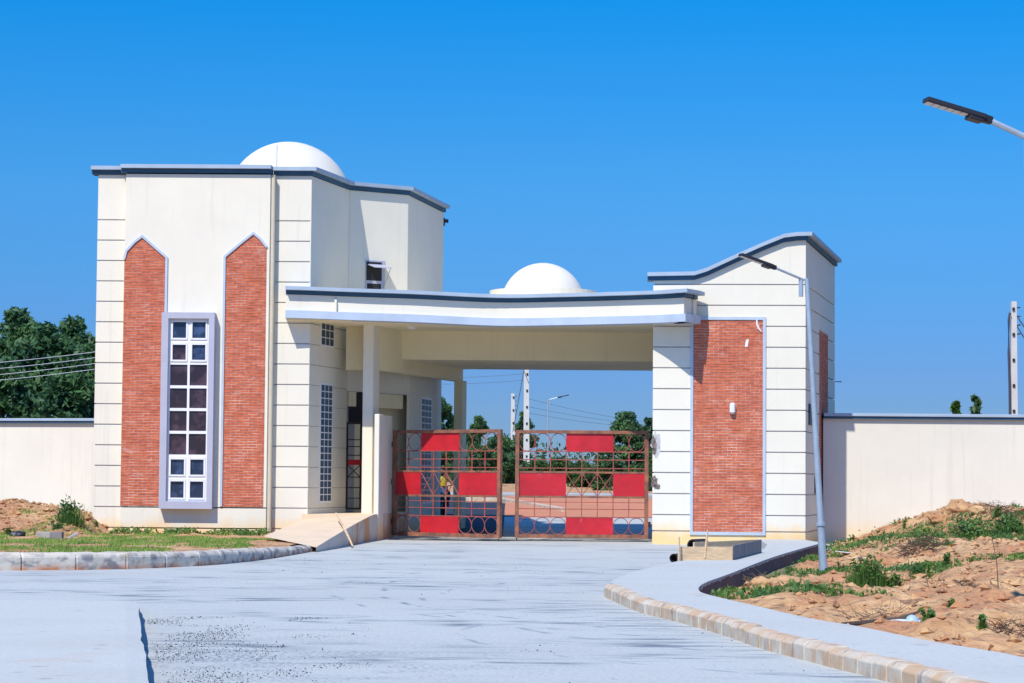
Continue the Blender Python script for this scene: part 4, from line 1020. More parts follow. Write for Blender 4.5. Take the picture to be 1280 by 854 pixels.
# ================================================================== trees
def tree(label, cx, cy, zb, H, rx, nclump, leaves, leaf, m='leafdark', cat='tree', grp=None, name='tree', low=0.15, seed=1, trunk=True):
    rnd = np.random.default_rng(seed); g = thing(name, label, cat, (cx, cy, zb), 0, grp)
    cl = []
    for i in range(nclump):
        a = rnd.uniform(0, 2 * PI); rr = rx * math.sqrt(rnd.uniform(0, 1)) * 0.85; h = rnd.uniform(low, 1.0)
        env = math.sin(PI * min(1, max(0.05, (h - low) / (1 - low) * 0.80 + 0.18))) ** 0.6
        cl.append((cx + rr * env * math.cos(a), cy + rr * env * math.sin(a) * 0.8, zb + H * h, rx * rnd.uniform(0.14, 0.36)))
    cl.append((cx, cy, zb + H * 0.90, rx * 0.32)); cl.append((cx + rx * 0.25, cy, zb + H * 0.84, rx * 0.3)); cl.append((cx - rx * 0.3, cy, zb + H * 0.82, rx * 0.3))
    Q = []
    per = leaves // len(cl)
    for x, y, z, r in cl:
        d = rnd.normal(size=(per, 3)); d /= np.linalg.norm(d, axis=1)[:, None]
        rad = r * rnd.uniform(0.45, 1.12, per)[:, None]; Q.append(np.array([x, y, z]) + d * rad * np.array([1.15, 1.15, 0.8]))
    soup('crown', leaf_quads(np.concatenate(Q), leaf), m, g)
    if trunk:
        mb = MB(); mb.tube([(cx, cy, zb - 0.2), (cx + rx * 0.05, cy, zb + H * 0.3), (cx, cy, zb + H * 0.75)], [H * 0.028, H * 0.02, H * 0.008], 8)
        for i in range(0, min(len(cl), 16)):
            x, y, z, r = cl[i]; s_ = zb + max(0.15, (z - zb) / H * 0.5) * H
            mb.tube([(cx + rx * 0.03, cy, s_), ((cx + x) / 2, (cy + y) / 2, (s_ + z) / 2 + 0.1), (x, y, z)], [H * 0.010, H * 0.007, H * 0.003], 5)
        mb.build('trunk', 'bark', g)
    return g
def tree_px(label, px, pyt, Y, wpx, nclump, leaves, leaf, **k):
    t = W(px, pyt, Y); zb = base_z(Y) - 0.1; return tree(label, t.x, Y, zb, t.z - zb, wpx / 2 / FPX * Y, nclump, leaves, leaf, **k)
lt = [(-45, 405, 84, 110, 'dense dark green tree at the left edge of the photo, behind the wall'), (22, 393, 82, 110, 'tallest dark rounded tree behind the left boundary wall'),
      (92, 400, 86, 90, 'dark leafy tree close to the left side of the tower'), (58, 408, 80, 110, 'lower dark tree filling the gap between two taller ones left of the tower'),
      (120, 425, 83, 70, 'dark tree half hidden behind the tower corner'), (0, 460, 77, 120, 'low dark thicket tree just over the left wall'), (85, 470, 76, 110, 'low bushy tree just over the left wall near the tower')]
for i, (px, py, Y, wp, lb_) in enumerate(lt):
    tree_px(lb_, px, py, Y, wp, 50, 14000, 0.125, seed=20 + i, low=0.12, grp='trees left of the tower')
gt = [(600, 523, 118, 40, 'loose round-topped tree in the gateway, left of the poles', 26, 3000), (628, 548, 125, 60, 'low dark tree behind the left gate leaf', 26, 3500), (656, 518, 165, 40, 'tree rising between the two distant poles', 20, 2500),
      (588, 533, 110, 26, 'small tree beside the rear canopy post', 16, 1500), (783, 519, 120, 66, 'big dark tree behind the right gate leaf', 36, 5000), (815, 525, 124, 50, 'dark tree half hidden by the right pier', 24, 2500),
      (760, 552, 112, 40, 'low dark bush-like tree behind the middle of the right gate leaf', 20, 2500), (553, 498, 92, 40, 'leafy tree seen between tower wing and rear canopy post', 30, 3000)]
for i, (px, py, Y, wp, lb_, nc, nl) in enumerate(gt):
    tree_px(lb_, px, py, Y, wp, nc, int(nl * 2.2), 0.115, seed=50 + i, low=0.02 if i != 7 else 0.3, grp='trees seen through the gateway', m='leafdark')
tree_px('lone thin-leafed treetop showing above the right boundary wall', 1195, 503, 90, 24, 9, 500, 0.16, seed=81, m='leafbright', low=0.5)
tree_px('slanting treetop sprig above the right boundary wall, right of the other', 1219, 497, 92, 24, 9, 400, 0.16, seed=84, m='leafmid', low=0.55)
for i, (px, py, Y, wp) in enumerate(((672, 580, 130, 30), (700, 577, 135, 40), (725, 582, 128, 36), (640, 575, 140, 40), (612, 570, 130, 44), (740, 590, 118, 40), (795, 585, 112, 50))):
    tree_px('low scrub bush beyond the gate, %s' % ('behind the tall pole', 'under the distant lamp', 'right of the distant lamp', 'between the two poles', 'behind the left leaf', 'behind the crossed bars of the right leaf', 'at the hinge side of the right leaf')[i],
            px, py, Y, wp * 1.5, 16, 3000, 0.10, seed=90 + i, low=0.02, m='leafmid', cat='bush', name='bush', trunk=False, grp='bushes beyond the gate')
# far-off treeline
Q = []
for i in range(420):
    x = rng.uniform(-260, 260); y = rng.uniform(300, 420); h = rng.uniform(3, 7.5)
    d = rng.normal(size=(220, 3)) * np.array([3.5, 3.5, 1]) ; d[:, 2] = h * rng.uniform(0, 1, 220) * np.exp(-(d[:, 0] ** 2) / 40)
    Q.append(np.array([x, y, 1.2]) + d)
o = soup('far_woodland', leaf_quads(np.concatenate(Q), 0.42), 'leafmid', kind='stuff')

# ================================================================== plants on the verge and the dirt
def scatter_blades(name, pts, h, wd, m, per=1, lean=0.5, label=None):
    c = np.repeat(np.array(pts), per, axis=0); c[:, :2] += rng.normal(scale=0.03, size=(len(c), 2))
    return soup(name, blades(c, h, wd, lean), m, nper=3, kind='stuff')
pts = []
while len(pts) < 9000:
    x = rng.uniform(-12.5, -4.9); ky = kerb_y(x); y = rng.uniform(ky + 0.32, 57.5)
    if fbm(x * 1.3, y * 0.5, 0.7, 3) < -0.12 + 0.25 * ss(-7.0, -5.2, x) + 0.22 * ss(52, 57, y): continue
    pts.append((x, y, verge_z(x, y) - 0.01))
scatter_blades('grass', pts, 0.055, 0.012, 'grass', 4)
pts = []
while len(pts) < 500:
    x = rng.uniform(-9.6, -5.3); y = rng.uniform(57.0, 58.1); pts.append((x, y, verge_z(x, y) - 0.01)) if noise.noise(Vector((x * 1.7, 3, 1))) > -0.1 else pts.append((x, 57.7, 0.05))
soup('weeds', leaf_quads(np.repeat(np.array(pts), 5, axis=0) + rng.normal(scale=0.04, size=(2500, 3)) + np.array([0, 0, 0.05]), 0.045), 'leafweed', kind='stuff')
def plant(label, px, py, Y, wpx, hpx, n, leaf, m='leafweed', name='plant', cat='plant', grp=None, zf=None, stems=5, seed=0):
    rnd = np.random.default_rng(seed + int(px)); q = W(px, py, Y)
    z0 = zf(q.x, Y) if zf else q.z
    g = thing(name, label, cat, (q.x, Y, z0), 0, grp); R_ = wpx / 2 / FPX * Y; H = hpx / FPX * Y
    Q = []; mb = MB()
    for s_ in range(stems):
        a = rnd.uniform(0, 2 * PI); rr = R_ * rnd.uniform(0.2, 0.9); hh = H * rnd.uniform(0.6, 1.0)
        e = np.array([q.x + rr * math.cos(a), Y + rr * math.sin(a), z0 + hh]); b = np.array([q.x, Y, z0 - 0.02])
        mb.tube([tuple(b), tuple((b * 0.5 + e * 0.5) + np.array([0, 0, hh * 0.12])), tuple(e)], 0.008, 4)
        k = n // stems; t = rnd.uniform(0.15, 1.05, k)[:, None]; Q.append(b + (e - b) * t + rnd.normal(scale=R_ * 0.22, size=(k, 3)))
    QQ = np.concatenate(Q); QQ[:, 2] = np.maximum(QQ[:, 2], z0 + 0.01)
    soup('foliage', leaf_quads(QQ, leaf, 0.8), m, g); mb.build('stem', 'twig', g)
    nb = int(n * 0.8); aa = rnd.uniform(0, 2 * PI, nb); rr = R_ * np.sqrt(rnd.uniform(0, 1, nb)) * 1.05
    cb = np.stack([q.x + rr * np.cos(aa), Y + rr * np.sin(aa) * 0.8, np.full(nb, z0 - 0.02)], 1)
    soup('grass_blades', blades(cb, H * 0.75, max(0.004, H * 0.014), 0.6), 'leafweed', g, nper=3)
    return g
plant('bushy green shrub growing against the mound left of the tower', 88, 668, 56, 34, 30, 420, 0.055, zf=verge_z, name='shrub', cat='shrub', stems=9)
plant('small green plant on the bare mound, left of the larger shrub', 72, 672, 54.5, 18, 13, 130, 0.05, zf=verge_z, name='shrub', cat='shrub')
plant('small yellow-green weed at the far left foot of the mound', 10, 676, 53, 14, 9, 60, 0.045, m='leafbright', zf=verge_z)
plant('tiny dark plant against the white foot of the tower corner', 120, 668, 57.2, 7, 12, 30, 0.05, zf=verge_z)
dz = lambda x, y: dirt_z(x, y)
pls = [(1084, 727, 35, 46, 40, 800, 'leafweed', 'large dark green weed clump in the middle of the dirt slope'), (1112, 730, 35, 36, 22, 380, 'leafbright', 'bright low weed spreading right of the large clump'),
       (1150, 715, 38, 30, 16, 220, 'leafbright', 'wide green weed patch below the sand bank'), (1182, 705, 39, 14, 20, 120, 'leafweed', 'upright green weed at the edge of the bare sand'),
       (1160, 797, 23.2, 16, 16, 130, 'leafweed', 'small leafy weed standing at the pavement edge below the white plastic'), (1228, 800, 22.4, 14, 18, 50, 'leafweed', 'thin weed near the twig heap at the right edge'),
       (1190, 782, 25, 10, 14, 40, 'leafweed', 'thin upright weed right of the white plastic scrap'), (932, 741, 30.6, 26, 16, 200, 'leafbright', 'yellow-green grass tuft beside the inner pavement corner'),
       (1008, 712, 40, 20, 12, 130, 'leafweed', 'green weed just left of the leaning lamp foot'), (1050, 712, 40, 14, 18, 90, 'leafweed', 'dark weed just right of the leaning lamp foot'),
       (1100, 672, 55, 46, 12, 260, 'leafweed', 'long band of weeds at the foot of the boundary wall'), (1160, 668, 52, 60, 14, 420, 'leafweed', 'wide weed patch on the front of the mound'),
       (1215, 662, 51, 60, 18, 460, 'leafweed', 'thick grey-green weeds below the crest of the mound'), (1262, 655, 51, 50, 20, 400, 'leafweed', 'tall weeds on the mound at the right edge'),
       (1245, 640, 54, 12, 12, 90, 'leafbright', 'single bright green plant on top of the mound'), (1066, 668, 57, 10, 10, 50, 'leafweed', 'small plant at the edge of the shadow on the wall'),
       (1130, 660, 56, 6, 12, 20, 'leafbright', 'thin green shoot standing on the mound shoulder'), (1140, 742, 31, 12, 10, 60, 'leafbright', 'little bright weed in the centre of the bare dirt'),
       (1020, 752, 28.5, 16, 7, 70, 'leafweed', 'low weed at the near edge of the dirt below the lamp'), (955, 752, 28, 30, 6, 110, 'leafweed', 'low green fringe along the inner pavement edge'),
       (1075, 752, 28.5, 14, 8, 50, 'leafbright', 'pale little weed left of the bark strip'), (985, 700, 42, 20, 9, 90, 'leafweed', 'low green weeds under the dark pavement edge')]
for (px, py, Y, wp, hp, n, m, lb_) in pls:
    plant(lb_, px, py, Y, wp, hp, int(n * 1.6), 0.05 if Y > 45 else 0.035, m=m, zf=dz, stems=max(4, wp // 3), grp='weeds on the dirt slope')
# general ground cover on the dirt
pts = []; dry = []
tries = 0
while len(pts) < 4200 and tries < 60000:
    tries += 1
    y = rng.uniform(20, 59); x = rng.uniform(2.4, 13)
    d = inside_dirt(x, y)
    if d < 0.12: continue
    v = fbm(x * 0.8, y * 0.4, 0.55, 3); near_m = math.exp(-((y - 53) / 4.5) ** 2)
    sand = math.exp(-((x - 9.5) / 2.2) ** 2 - ((y - 38) / 7) ** 2) + 0.55 * ss(38, 33, y)
    if v + 0.45 * near_m - 0.6 * sand > 0.24 and rng.uniform() < 0.75: pts.append((x, y, dirt_z(x, y, d) - 0.01))
    elif rng.uniform() < 0.12 and sand < 0.4: dry.append((x, y, dirt_z(x, y, d) - 0.01))
c = np.repeat(np.array(pts), 4, axis=0); c[:, :2] += rng.normal(scale=0.05, size=(len(c), 2)); c[:, 2] += rng.uniform(0.01, 0.10, len(c))
soup('weeds', leaf_quads(c, 0.038), 'leafweed', kind='stuff')
scatter_blades('grass', pts[::2], 0.11, 0.009, 'leafweed', 4)
scatter_blades('dry_grass', dry, 0.055, 0.006, 'drygrass', 7, 1.3)
# rubble pebbles and clods
def clods(name, fn, n, smin, smax, m, xr, yr, cond):
    V = []; k = 0
    while k < n:
        x = rng.uniform(*xr); y = rng.uniform(*yr)
        if not cond(x, y): continue
        z = fn(x, y); s_ = rng.uniform(smin, smax) * (0.6 + rng.uniform() ** 3)
        p = np.array([x, y, z + s_ * 0.2]); o = rng.normal(size=(6, 3)) * 0.2 * s_ + np.array([(1, 0, 0), (-1, 0, 0), (0, 1, 0), (0, -1, 0), (0, 0, 0.7), (0, 0, -0.7)]) * s_ + p
        for a, b, c_ in ((0, 2, 4), (2, 1, 4), (1, 3, 4), (3, 0, 4), (2, 0, 5), (1, 2, 5), (3, 1, 5), (0, 3, 5)): V.append([o[a], o[b], o[c_]])
        k += 1
    soup(name, np.array(V), m, nper=3, kind='stuff')
clods('soil_clods', lambda x, y: dirt_z(x, y), 3400, 0.015, 0.09, 'soil', (2.5, 13), (20, 59), lambda x, y: inside_dirt(x, y) > 0.1)
clods('soil_clods', verge_z, 900, 0.02, 0.09, 'soil', (-14, -9.8), (53, 60), lambda x, y: True)
clods('gravel', lambda x, y: 0.003, 500, 0.003, 0.008, 'gravelshade', (-6, 3), (16, 45), lambda x, y: not (x < -4.33 + (27.9 - y) * 0.1632 + 0.1) and noise.noise(Vector((x * 0.8, y * 0.5, 9))) > 0.1)
clods('gravel', lambda x, y: 0.004, 4200, 0.002, 0.006, 'gravelshade', (-4.0, -0.9), (16.5, 26), lambda x, y: x > -4.33 + (27.9 - y) * 0.1632 + 0.10 and (noise.noise(Vector((x * 1.6, y * 0.9, 4))) + rng.uniform(-0.28, 0.28) > 0.14 + 0.35 * ss(0.6, 2.0, x - (-4.33 + (27.9 - y) * 0.1632)) ))

# single rocks and finds on the dirt
def rock(label, px, py, Y, s, m='soil', sq=(1, 1, 0.7), zf=dz, seed=0, cat='rock', name='rock'):
    q = W(px, py, Y); z = zf(q.x, Y); bm = bmesh.new(); bmesh.ops.create_icosphere(bm, subdivisions=3, radius=s)
    for v in bm.verts:
        k = 1 + 0.45 * noise.noise(v.co * (1.8 / s) + Vector((seed, px, 0))); v.co = Vector((v.co.x * sq[0], v.co.y * sq[1], v.co.z * sq[2])) * k
    me = bpy.data.meshes.new(name); bm.to_mesh(me); bm.free(); me.materials.append(M[m])
    me.polygons.foreach_set('use_smooth', [True] * len(me.polygons))
    o = bpy.data.objects.new(name, me); C.objects.link(o); o.location = (q.x, Y, z + s * sq[2] * 0.35); setp(o, label, cat); return o
rock('tan boulder beside the grass tuft at the inner pavement corner', 955, 742, 31.3, 0.135, sq=(1.4, 1, 0.75), seed=1)
rock('reddish-brown earth lump behind the tan boulder', 982, 733, 33.5, 0.20, sq=(1.4, 1, 0.8), seed=2)
rock('smaller tan stone between pavement corner and boulder', 940, 746, 30.6, 0.09, seed=3)
rock('black sack-like lump lying at the left foot of the mound', 22, 677, 52.5, 0.12, m='black', sq=(1.4, 1, 0.7), zf=verge_z, cat='sack', name='sack')
rock('large tan clod on the crest of the right mound', 1200, 645, 56, 0.26, sq=(1.4, 1, 0.85), seed=6)
rock('pinkish clod low on the mound shoulder, leftmost of the mound clods', 1128, 662, 54, 0.15, sq=(1.5, 1, 0.7), seed=8)
rock('brown clod right of the large one on the mound crest', 1226, 646, 54.5, 0.17, sq=(1.5, 1, 0.8), seed=9)
rock('half buried clod just above the dark twig heap', 1160, 676, 48, 0.20, sq=(1.7, 1, 0.7), seed=12)
rock('rounded earth lump beneath the dark twig heap', 1105, 700, 42.5, 0.20, sq=(1.8, 1, 0.6), seed=13)
rock('tan clod on the mound, left of the larger one', 1175, 652, 55, 0.18, sq=(1.5, 1, 0.7), seed=7)
def boxthing(name, label, cat, c, size, rotz, m, tilt=0, bev=0.008):
    mb = MB(); a, b, h = size; mb.box(-a / 2, a / 2, -b / 2, b / 2, 0, h); o = mb.build(name, m, bevel=bev); o.location = c; o.rotation_euler = (0, tilt, rotz); return setp(o, label, cat)
for i, (px, lb_) in enumerate(((54, 'pale broken concrete block at the foot of the left mound'), (70, 'darker concrete block right of the pale one at the mound foot'))):
    q = W(px, 676, 51.8); boxthing('concrete_block', lb_, 'block', (q.x, 51.8, verge_z(q.x, 51.8)), (0.30, 0.15, 0.15), (0.1, -0.15)[i], ('concrete', 'woodgrey')[i])
q = W(88, 672, 52.5); boxthing('concrete_slab', 'grey slab fragment tilted against the debris left of the tower', 'slab', (q.x, 52.5, verge_z(q.x, 52.5)), (0.4, 0.2, 0.05), 0.3, 'concrete', -0.5)
q = W(1072, 693, 44.5); boxthing('plank', 'short tan plank lying on rubble right of the leaning lamp', 'plank', (q.x, 44.5, dz(q.x, 44.5) + 0.06), (0.42, 0.14, 0.04), 0.1, 'wood')
q = W(1055, 682, 47); boxthing('plastic_sheet', 'pale crumpled sheet on the dirt behind the lamp foot', 'sheet', (q.x, 47, dz(q.x, 47) + 0.04), (0.3, 0.2, 0.02), 0.3, 'plastic', 0.1)
# white broken plastic, bark strip
g = thing('bark_strip', 'long curled strip of bark lying on the dirt left of the white plastic', 'bark', G(1100, 776, 0.12))
mb = MB(); pts_ = [G(x, y, 0.15) for x, y in ((1052, 778), (1075, 774.5), (1100, 770.5), (1125, 769), (1150, 770))]
dzm = lambda x, y: max(dz(x + i * 0.07, y + j * 0.12) for i in (-1, 0, 1) for j in (-1, 0, 1))
for p in pts_: p.z = dzm(p.x, p.y) + 0.03
mb.tube(pts_, [0.012, 0.03, 0.04, 0.03, 0.01], 7); mb.build('bark_piece', 'bark', g)
q = G(1140, 775, 0.16); q.z = dzm(q.x, q.y) + 0.01
g = thing('plastic_scrap', 'white and pale blue broken plastic cap lying by the bark strip', 'plastic scrap', q)
bm_ = MB(); vs = []; fs = []
for i in range(5):
    t = i / 4 * PI / 2
    for k in range(14): a = 2 * PI * k / 14; vs.append((q.x + 0.07 * math.cos(t) * math.cos(a), q.y + 0.07 * math.cos(t) * math.sin(a), q.z + 0.03 + 0.075 * math.sin(t)))
for i in range(4):
    for k in range(14): fs.append((i * 14 + k, i * 14 + (k + 1) % 14, (i + 1) * 14 + (k + 1) % 14, (i + 1) * 14 + k))
M['bluepl'] = mat('pale_blue_plastic', (0.35, 0.50, 0.62), 0.5)
bm_.add(vs, fs); bm_.build('cap', 'bluepl', g, smooth=True)
mb = MB(); mb.prism([(q.x - 0.28, q.y - 0.05, q.z + 0.035), (q.x + 0.05, q.y - 0.12, q.z + 0.03), (q.x + 0.17, q.y - 0.02, q.z + 0.02), (q.x + 0.06, q.y + 0.10, q.z + 0.04), (q.x - 0.12, q.y + 0.06, q.z + 0.045)], (0, 0, 0.012)); mb.build('brim', 'plastic', g)
# twig heaps
def twigs(label, px, py, Y, wpx, hpx, n, zf=dz, m='twig', r=0.006):
    q = W(px, py, Y); R_ = wpx / 2 / FPX * Y; H = hpx / FPX * Y; z0 = zf(q.x, Y); mb = MB(); rnd = random.Random(int(px))
    for i in range(n):
        a = rnd.uniform(0, 2 * PI); c = Vector((q.x + rnd.uniform(-R_, R_) * .8, Y + rnd.uniform(-R_, R_) * .5, 0)); c.z = zf(c.x, c.y) + rnd.uniform(0, H * 0.6)
        d = Vector((math.cos(a), math.sin(a) * .6, rnd.uniform(-0.15, 0.7))) * R_ * rnd.uniform(0.3, 0.8)
        k = c + d * 0.5 + Vector((rnd.uniform(-1, 1), rnd.uniform(-1, 1), rnd.uniform(-1, 1))) * R_ * 0.12
        mb.tube([c, k, c + d], r, 4, r * 0.4)
    o = mb.build('twig_heap', m); return setp(o, label, 'twigs')
twigs('dark tangled heap of dry twigs in the middle of the slope', 1148, 694, 44, 60, 26, 170)
twigs('spiky twig heap at the lower right edge of the dirt', 1268, 800, 21.5, 70, 34, 90, r=0.004)
twigs('small heap of dry brown stems right of the dirt centre', 1205, 748, 29.5, 36, 16, 60, r=0.004)
twigs('dry stems along the inner dark pavement edge', 950, 712, 37, 60, 18, 90, r=0.004, m='drygrass')
twigs('dry stems piled on the earth lump near the pavement corner', 990, 735, 33.4, 34, 16, 60, r=0.004)
twigs('dry brown stems scattered low on the left part of the mound', 1120, 668, 53, 60, 14, 90, m='drygrass', r=0.006)
twigs('dry stems in front of the white plastic at the pavement edge', 1090, 780, 25, 90, 8, 60, r=0.003)
twigs('dark weeds and stems on the crest of the right mound', 1255, 648, 54, 60, 26, 120, r=0.006)
for (x0, y0, x1, y1, Y, lb_) in ((1240, 700, 1248, 765, 28, 'tall thin dead stalk standing at the right of the dirt'), (1135, 705, 1137, 752, 33, 'dark upright stick in the middle of the weeds'), (1158, 724, 1159, 752, 31, 'short stick right of the dark one')):
    p = W(x1, y1, Y); p.z = dz(p.x, Y) - 0.02; q = p + Vector(((x0 - x1) / FPX * Y, 0, (y1 - y0) / FPX * Y)); mb = MB(); mb.tube([p, p.lerp(q, 0.5) + Vector((0.02, 0, 0)), q], 0.007, 5, 0.004); setp(mb.build('dead_stalk', 'twig'), lb_, 'stalk')

# timber formwork by the pier
g = thing('formwork', 'wooden shuttering boards with a grey end board on the pavement before the pier', 'formwork', W(900, 695, 44))
def board(p, q, h, th, m, name='board'):
    F = Face(p, q); mb = MB(); F.box(mb, 0, F.L, p[2], p[2] + h, -th, 0); return mb.build(name, m, g, bevel=0.004)
Ya, Yb = 41.2, 46.0
a = W(851, 700, Ya); b = W(916, 697, 43.0); b = W(916, 697, 41.5); board((a.x, Ya, 0.13), (b.x, 41.5, 0.13), 0.25, 0.03, 'wood')
c = W(952, 692, Yb); board((b.x + 0.01, 41.52, 0.13), (c.x, Yb, 0.145), 0.27, 0.03, 'woodgrey')
a2 = W(868, 690, 43.6); board((a2.x, 43.6, 0.14), (c.x - 0.05, Yb + 0.05, 0.14), 0.26, 0.03, 'wood')
for (x, yb, yt, Y, tl) in ((849, 701, 671, 41.1, 0.0), (881, 694, 662, 41.35, 0.06)):
    p = W(x, yb, Y); q = W(x + tl * 60, yt, Y); mb = MB(); mb.tube([p - Vector((0, 0, 0.05)), q], 0.028, 4, 0.012); mb.build('stake', 'wood', g)
for px, py, Y, lb_ in ((842, 697, 44.3, 'black rubber pipe end beside the shuttering boards'), (866, 681, 46.0, 'black rounded bucket rim behind the shuttering boards')):
    p = W(px, py, Y); mb = MB(); r = 0.085 if px < 850 else 0.12
    d = Vector((0.25, 0.5, 0)); c0 = Vector((p.x, Y, r + 0.0 if px < 850 else 0.28)); N = 14
    ringo = []
    sd = d.normalized().cross(Vector((0, 0, 1)))
    vs = []; fs = []
    for L_, rr in ((0, r), (1, r), (1, r * .8), (0, r * .8)):
        for k in range(N): t = 2 * PI * k / N; vs.append(c0 + d * L_ + (sd * math.cos(t) + Vector((0, 0, 1)) * math.sin(t)) * rr)
    for s_ in range(4):
        for k in range(N): fs.append((s_ * N + k, s_ * N + (k + 1) % N, ((s_ + 1) % 4) * N + (k + 1) % N, ((s_ + 1) % 4) * N + k))
    mb.add(vs, fs); setp(mb.build('rubber_pipe', 'rubber', smooth=True), lb_, 'pipe')
# stick on the ramp
mb = MB(); pa = W(420, 643, 57.2); pb = W(429, 660, 54.0); pc = W(440.5, 683, 53.0); pa.z = 0.62; pb.z = 0.47; pc.z = 0.02
mb.tube([W(420, 642, 56.2), W(429.5, 658.5, 53.0), W(434, 668, 52.8), G(441, 683, 0.03)], [0.028, 0.028, 0.026, 0.02], 6); setp(mb.build('bamboo_stick', 'wood'), 'bent tan stick lying over the edge of the ramp', 'stick')

# ================================================================== person and motorbike beyond the gate
def person(label, x, y, zb, H, face, V_=None):
    g = thing('person', label, 'person', (x, y, zb))
    k = H / 1.75
    V = V_ or {'pel': (0, 0, .95), 'wst': (0, 0, 1.08), 'chs': (0, 0, 1.32), 'nck': (0, 0, 1.46), 'hd0': (0, -.01, 1.56), 'hd1': (0, -.01, 1.68),
         'hl': (-.09, 0, .90), 'kl': (-.11, -.03, .50), 'al': (-.12, .01, .08), 'tl': (-.14, -.14, .03), 'hr': (.09, 0, .90), 'kr': (.11, -.02, .50), 'ar': (.13, .02, .08), 'tr': (.15, -.13, .03),
         'sl': (-.18, 0, 1.40), 'el': (-.25, -.02, 1.13), 'wl': (-.22, -.16, .93), 'fl': (-.20, -.22, .88), 'sr': (.18, 0, 1.40), 'er': (.25, -.02, 1.13), 'wr': (.20, -.18, .96), 'fr': (.17, -.24, .92)}
    Rr = {'pel': .15, 'wst': .135, 'chs': .155, 'nck': .055, 'hd0': .085, 'hd1': .09, 'hl': .09, 'kl': .06, 'al': .045, 'tl': .04, 'hr': .09, 'kr': .06, 'ar': .045, 'tr': .04,
          'sl': .07, 'el': .045, 'wl': .032, 'fl': .035, 'sr': .07, 'er': .045, 'wr': .032, 'fr': .035}
    E = [('pel', 'wst'), ('wst', 'chs'), ('chs', 'nck'), ('nck', 'hd0'), ('hd0', 'hd1'), ('pel', 'hl'), ('hl', 'kl'), ('kl', 'al'), ('al', 'tl'), ('pel', 'hr'), ('hr', 'kr'), ('kr', 'ar'), ('ar', 'tr'),
         ('chs', 'sl'), ('sl', 'el'), ('el', 'wl'), ('wl', 'fl'), ('chs', 'sr'), ('sr', 'er'), ('er', 'wr'), ('wr', 'fr')]
    K_ = list(V)
    def skin(name, keys, grow, m, filt=None):
        me = bpy.data.meshes.new(name); idx = {q: i for i, q in enumerate(keys)}
        me.from_pydata([tuple(c * k for c in V[q]) for q in keys], [(idx[a], idx[b]) for a, b in E if a in idx and b in idx], [])
        me.materials.append(M[m]); o = bpy.data.objects.new(name, me); C.objects.link(o); o.parent = g; o.rotation_euler = (0, 0, 0)
        md = o.modifiers.new('s', 'SKIN'); 
        for i, q in enumerate(keys):
            r = (Rr[q] + grow) * k; me.skin_vertices[0].data[i].radius = (r, r * (.75 if q in ('pel', 'wst', 'chs') else 1))
        me.skin_vertices[0].data[0].use_root = True
        s2 = o.modifiers.new('u', 'SUBSURF'); s2.levels = 1; s2.render_levels = 2; return o
    skin('body', K_, 0, 'skin'); skin('trousers', ['pel', 'hl', 'kl', 'al', 'hr', 'kr', 'ar'], .018, 'cloth'); skin('vest', ['wst', 'chs', 'sl', 'sr', 'pel'], .022, 'yellow')
    mb = MB()
    for q_ in ('al', 'ar'):
        ax, ay, az = V[q_]; mb.box(ax - .05, ax + .05, ay - .20, ay + .05, az - .09, az)
    mb.build('shoe', 'black', g, local=True, bevel=.02)
    g.rotation_euler = (0, 0, face); return g
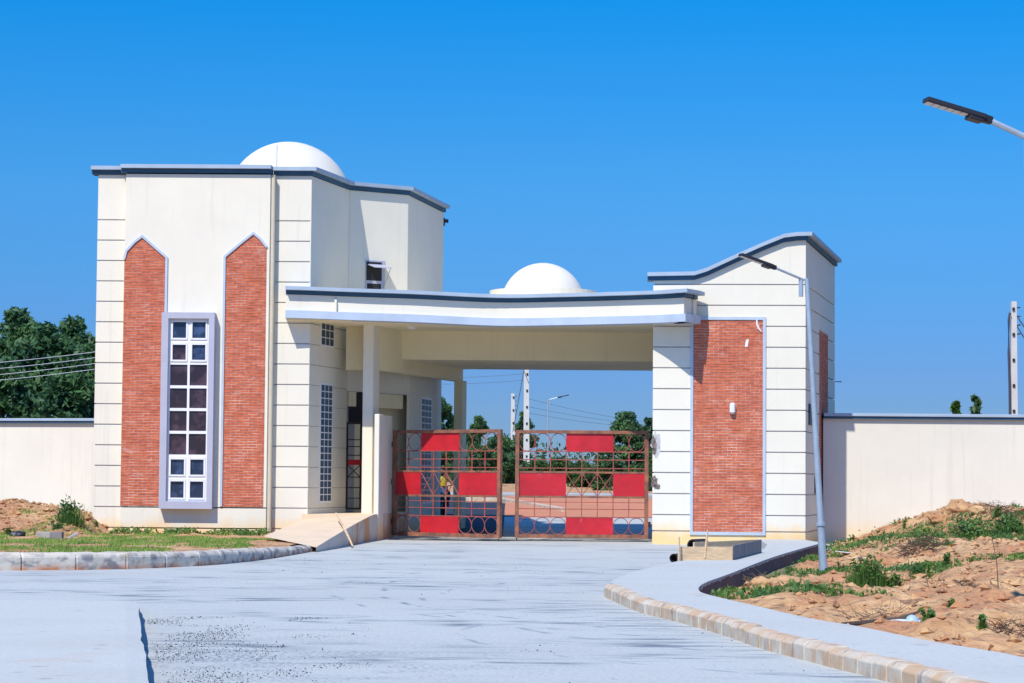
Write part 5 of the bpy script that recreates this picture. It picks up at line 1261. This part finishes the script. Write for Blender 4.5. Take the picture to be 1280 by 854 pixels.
# motorbike
yb = 78; q = W(524, 640, yb); zb = base_z(yb) + 0.02
g = thing('motorcycle', 'dark parked motorcycle with yellow tank, half hidden behind the left gate leaf', 'motorcycle', (q.x, yb, zb), 0.25); ORIGIN[g] = Vector((0, 0, 0))
for cx in (-0.55, 0.55):
    mb = MB(); mb.tube([(cx + .26 * math.cos(2 * PI * k / 20), 0, .30 + .26 * math.sin(2 * PI * k / 20)) for k in range(21)], .045, 8); wh = mb.build('wheel', 'rubber', g, local=True, smooth=True)
    mb = MB(); mb.tube([(cx, -.05, .3), (cx, .05, .3)], .05, 10)
    for k in range(6): a = k * PI / 3; mb.tube([(cx, 0, .3), (cx + .24 * math.cos(a), 0, .3 + .24 * math.sin(a))], .008, 4)
    mb.build('rim', 'steel', wh, local=True)
mb = MB(); mb.tube([(.55, 0, .3), (.42, 0, .62), (.33, 0, .90)], .03, 8); mb.build('fork', 'steel', g, local=True)
mb = MB(); mb.tube([(-.55, 0, .3), (-.15, 0, .35), (.35, 0, .75)], .035, 8); mb.tube([(-.55, 0, .3), (-.5, 0, .62), (.3, 0, .66)], .03, 8); mb.build('frame', 'black', g, local=True)
mb = MB(); mb.box(-.18, .15, -.11, .11, .25, .52); mb.build('engine', 'black', g, local=True, bevel=.04)
mb = MB(); mb.box(-.02, .30, -.12, .12, .62, .82); mb.build('fuel_tank', 'yellow', g, local=True, bevel=.07)
mb = MB(); mb.box(-.68, -.03, -.13, .13, .66, .76); mb.build('seat', 'black', g, local=True, bevel=.035)
mb = MB(); mb.tube([(.30, -.33, .98), (.35, -.12, .92), (.35, .12, .92), (.30, .33, .98)], .018, 6); mb.build('handlebar', 'black', g, local=True)
mb = MB(); mb.tube([(.40, 0, .80), (.50, 0, .80)], .08, 10, .09); mb.build('headlight', 'plastic', g, local=True)

rd = dup(g, (W(552, 640, 77.5).x, 77.5, base_z(77.5) + 0.02), -PI / 2 + 0.12, label='motorcycle facing the camera with a rider in yellow on it, behind the left gate leaf')
SV = {'pel': (0, .22, .80), 'wst': (0, .20, .93), 'chs': (0, .13, 1.15), 'nck': (0, .09, 1.28), 'hd0': (0, .06, 1.37), 'hd1': (0, .05, 1.48),
      'hl': (-.10, .16, .78), 'kl': (-.20, -.20, .72), 'al': (-.18, -.02, .36), 'tl': (-.18, -.14, .30), 'hr': (.10, .16, .78), 'kr': (.20, -.20, .72), 'ar': (.18, -.02, .36), 'tr': (.18, -.14, .30),
      'sl': (-.18, .12, 1.23), 'el': (-.31, -.04, 1.04), 'wl': (-.32, -.25, .99), 'fl': (-.32, -.32, .98), 'sr': (.18, .12, 1.23), 'er': (.31, -.04, 1.04), 'wr': (.32, -.25, .99), 'fr': (.32, -.32, .98)}
p_ = person('person in yellow top and black trousers riding a motorcycle behind the left gate leaf', rd.location.x, 77.5, rd.location.z, 1.75, 0.12, SV)
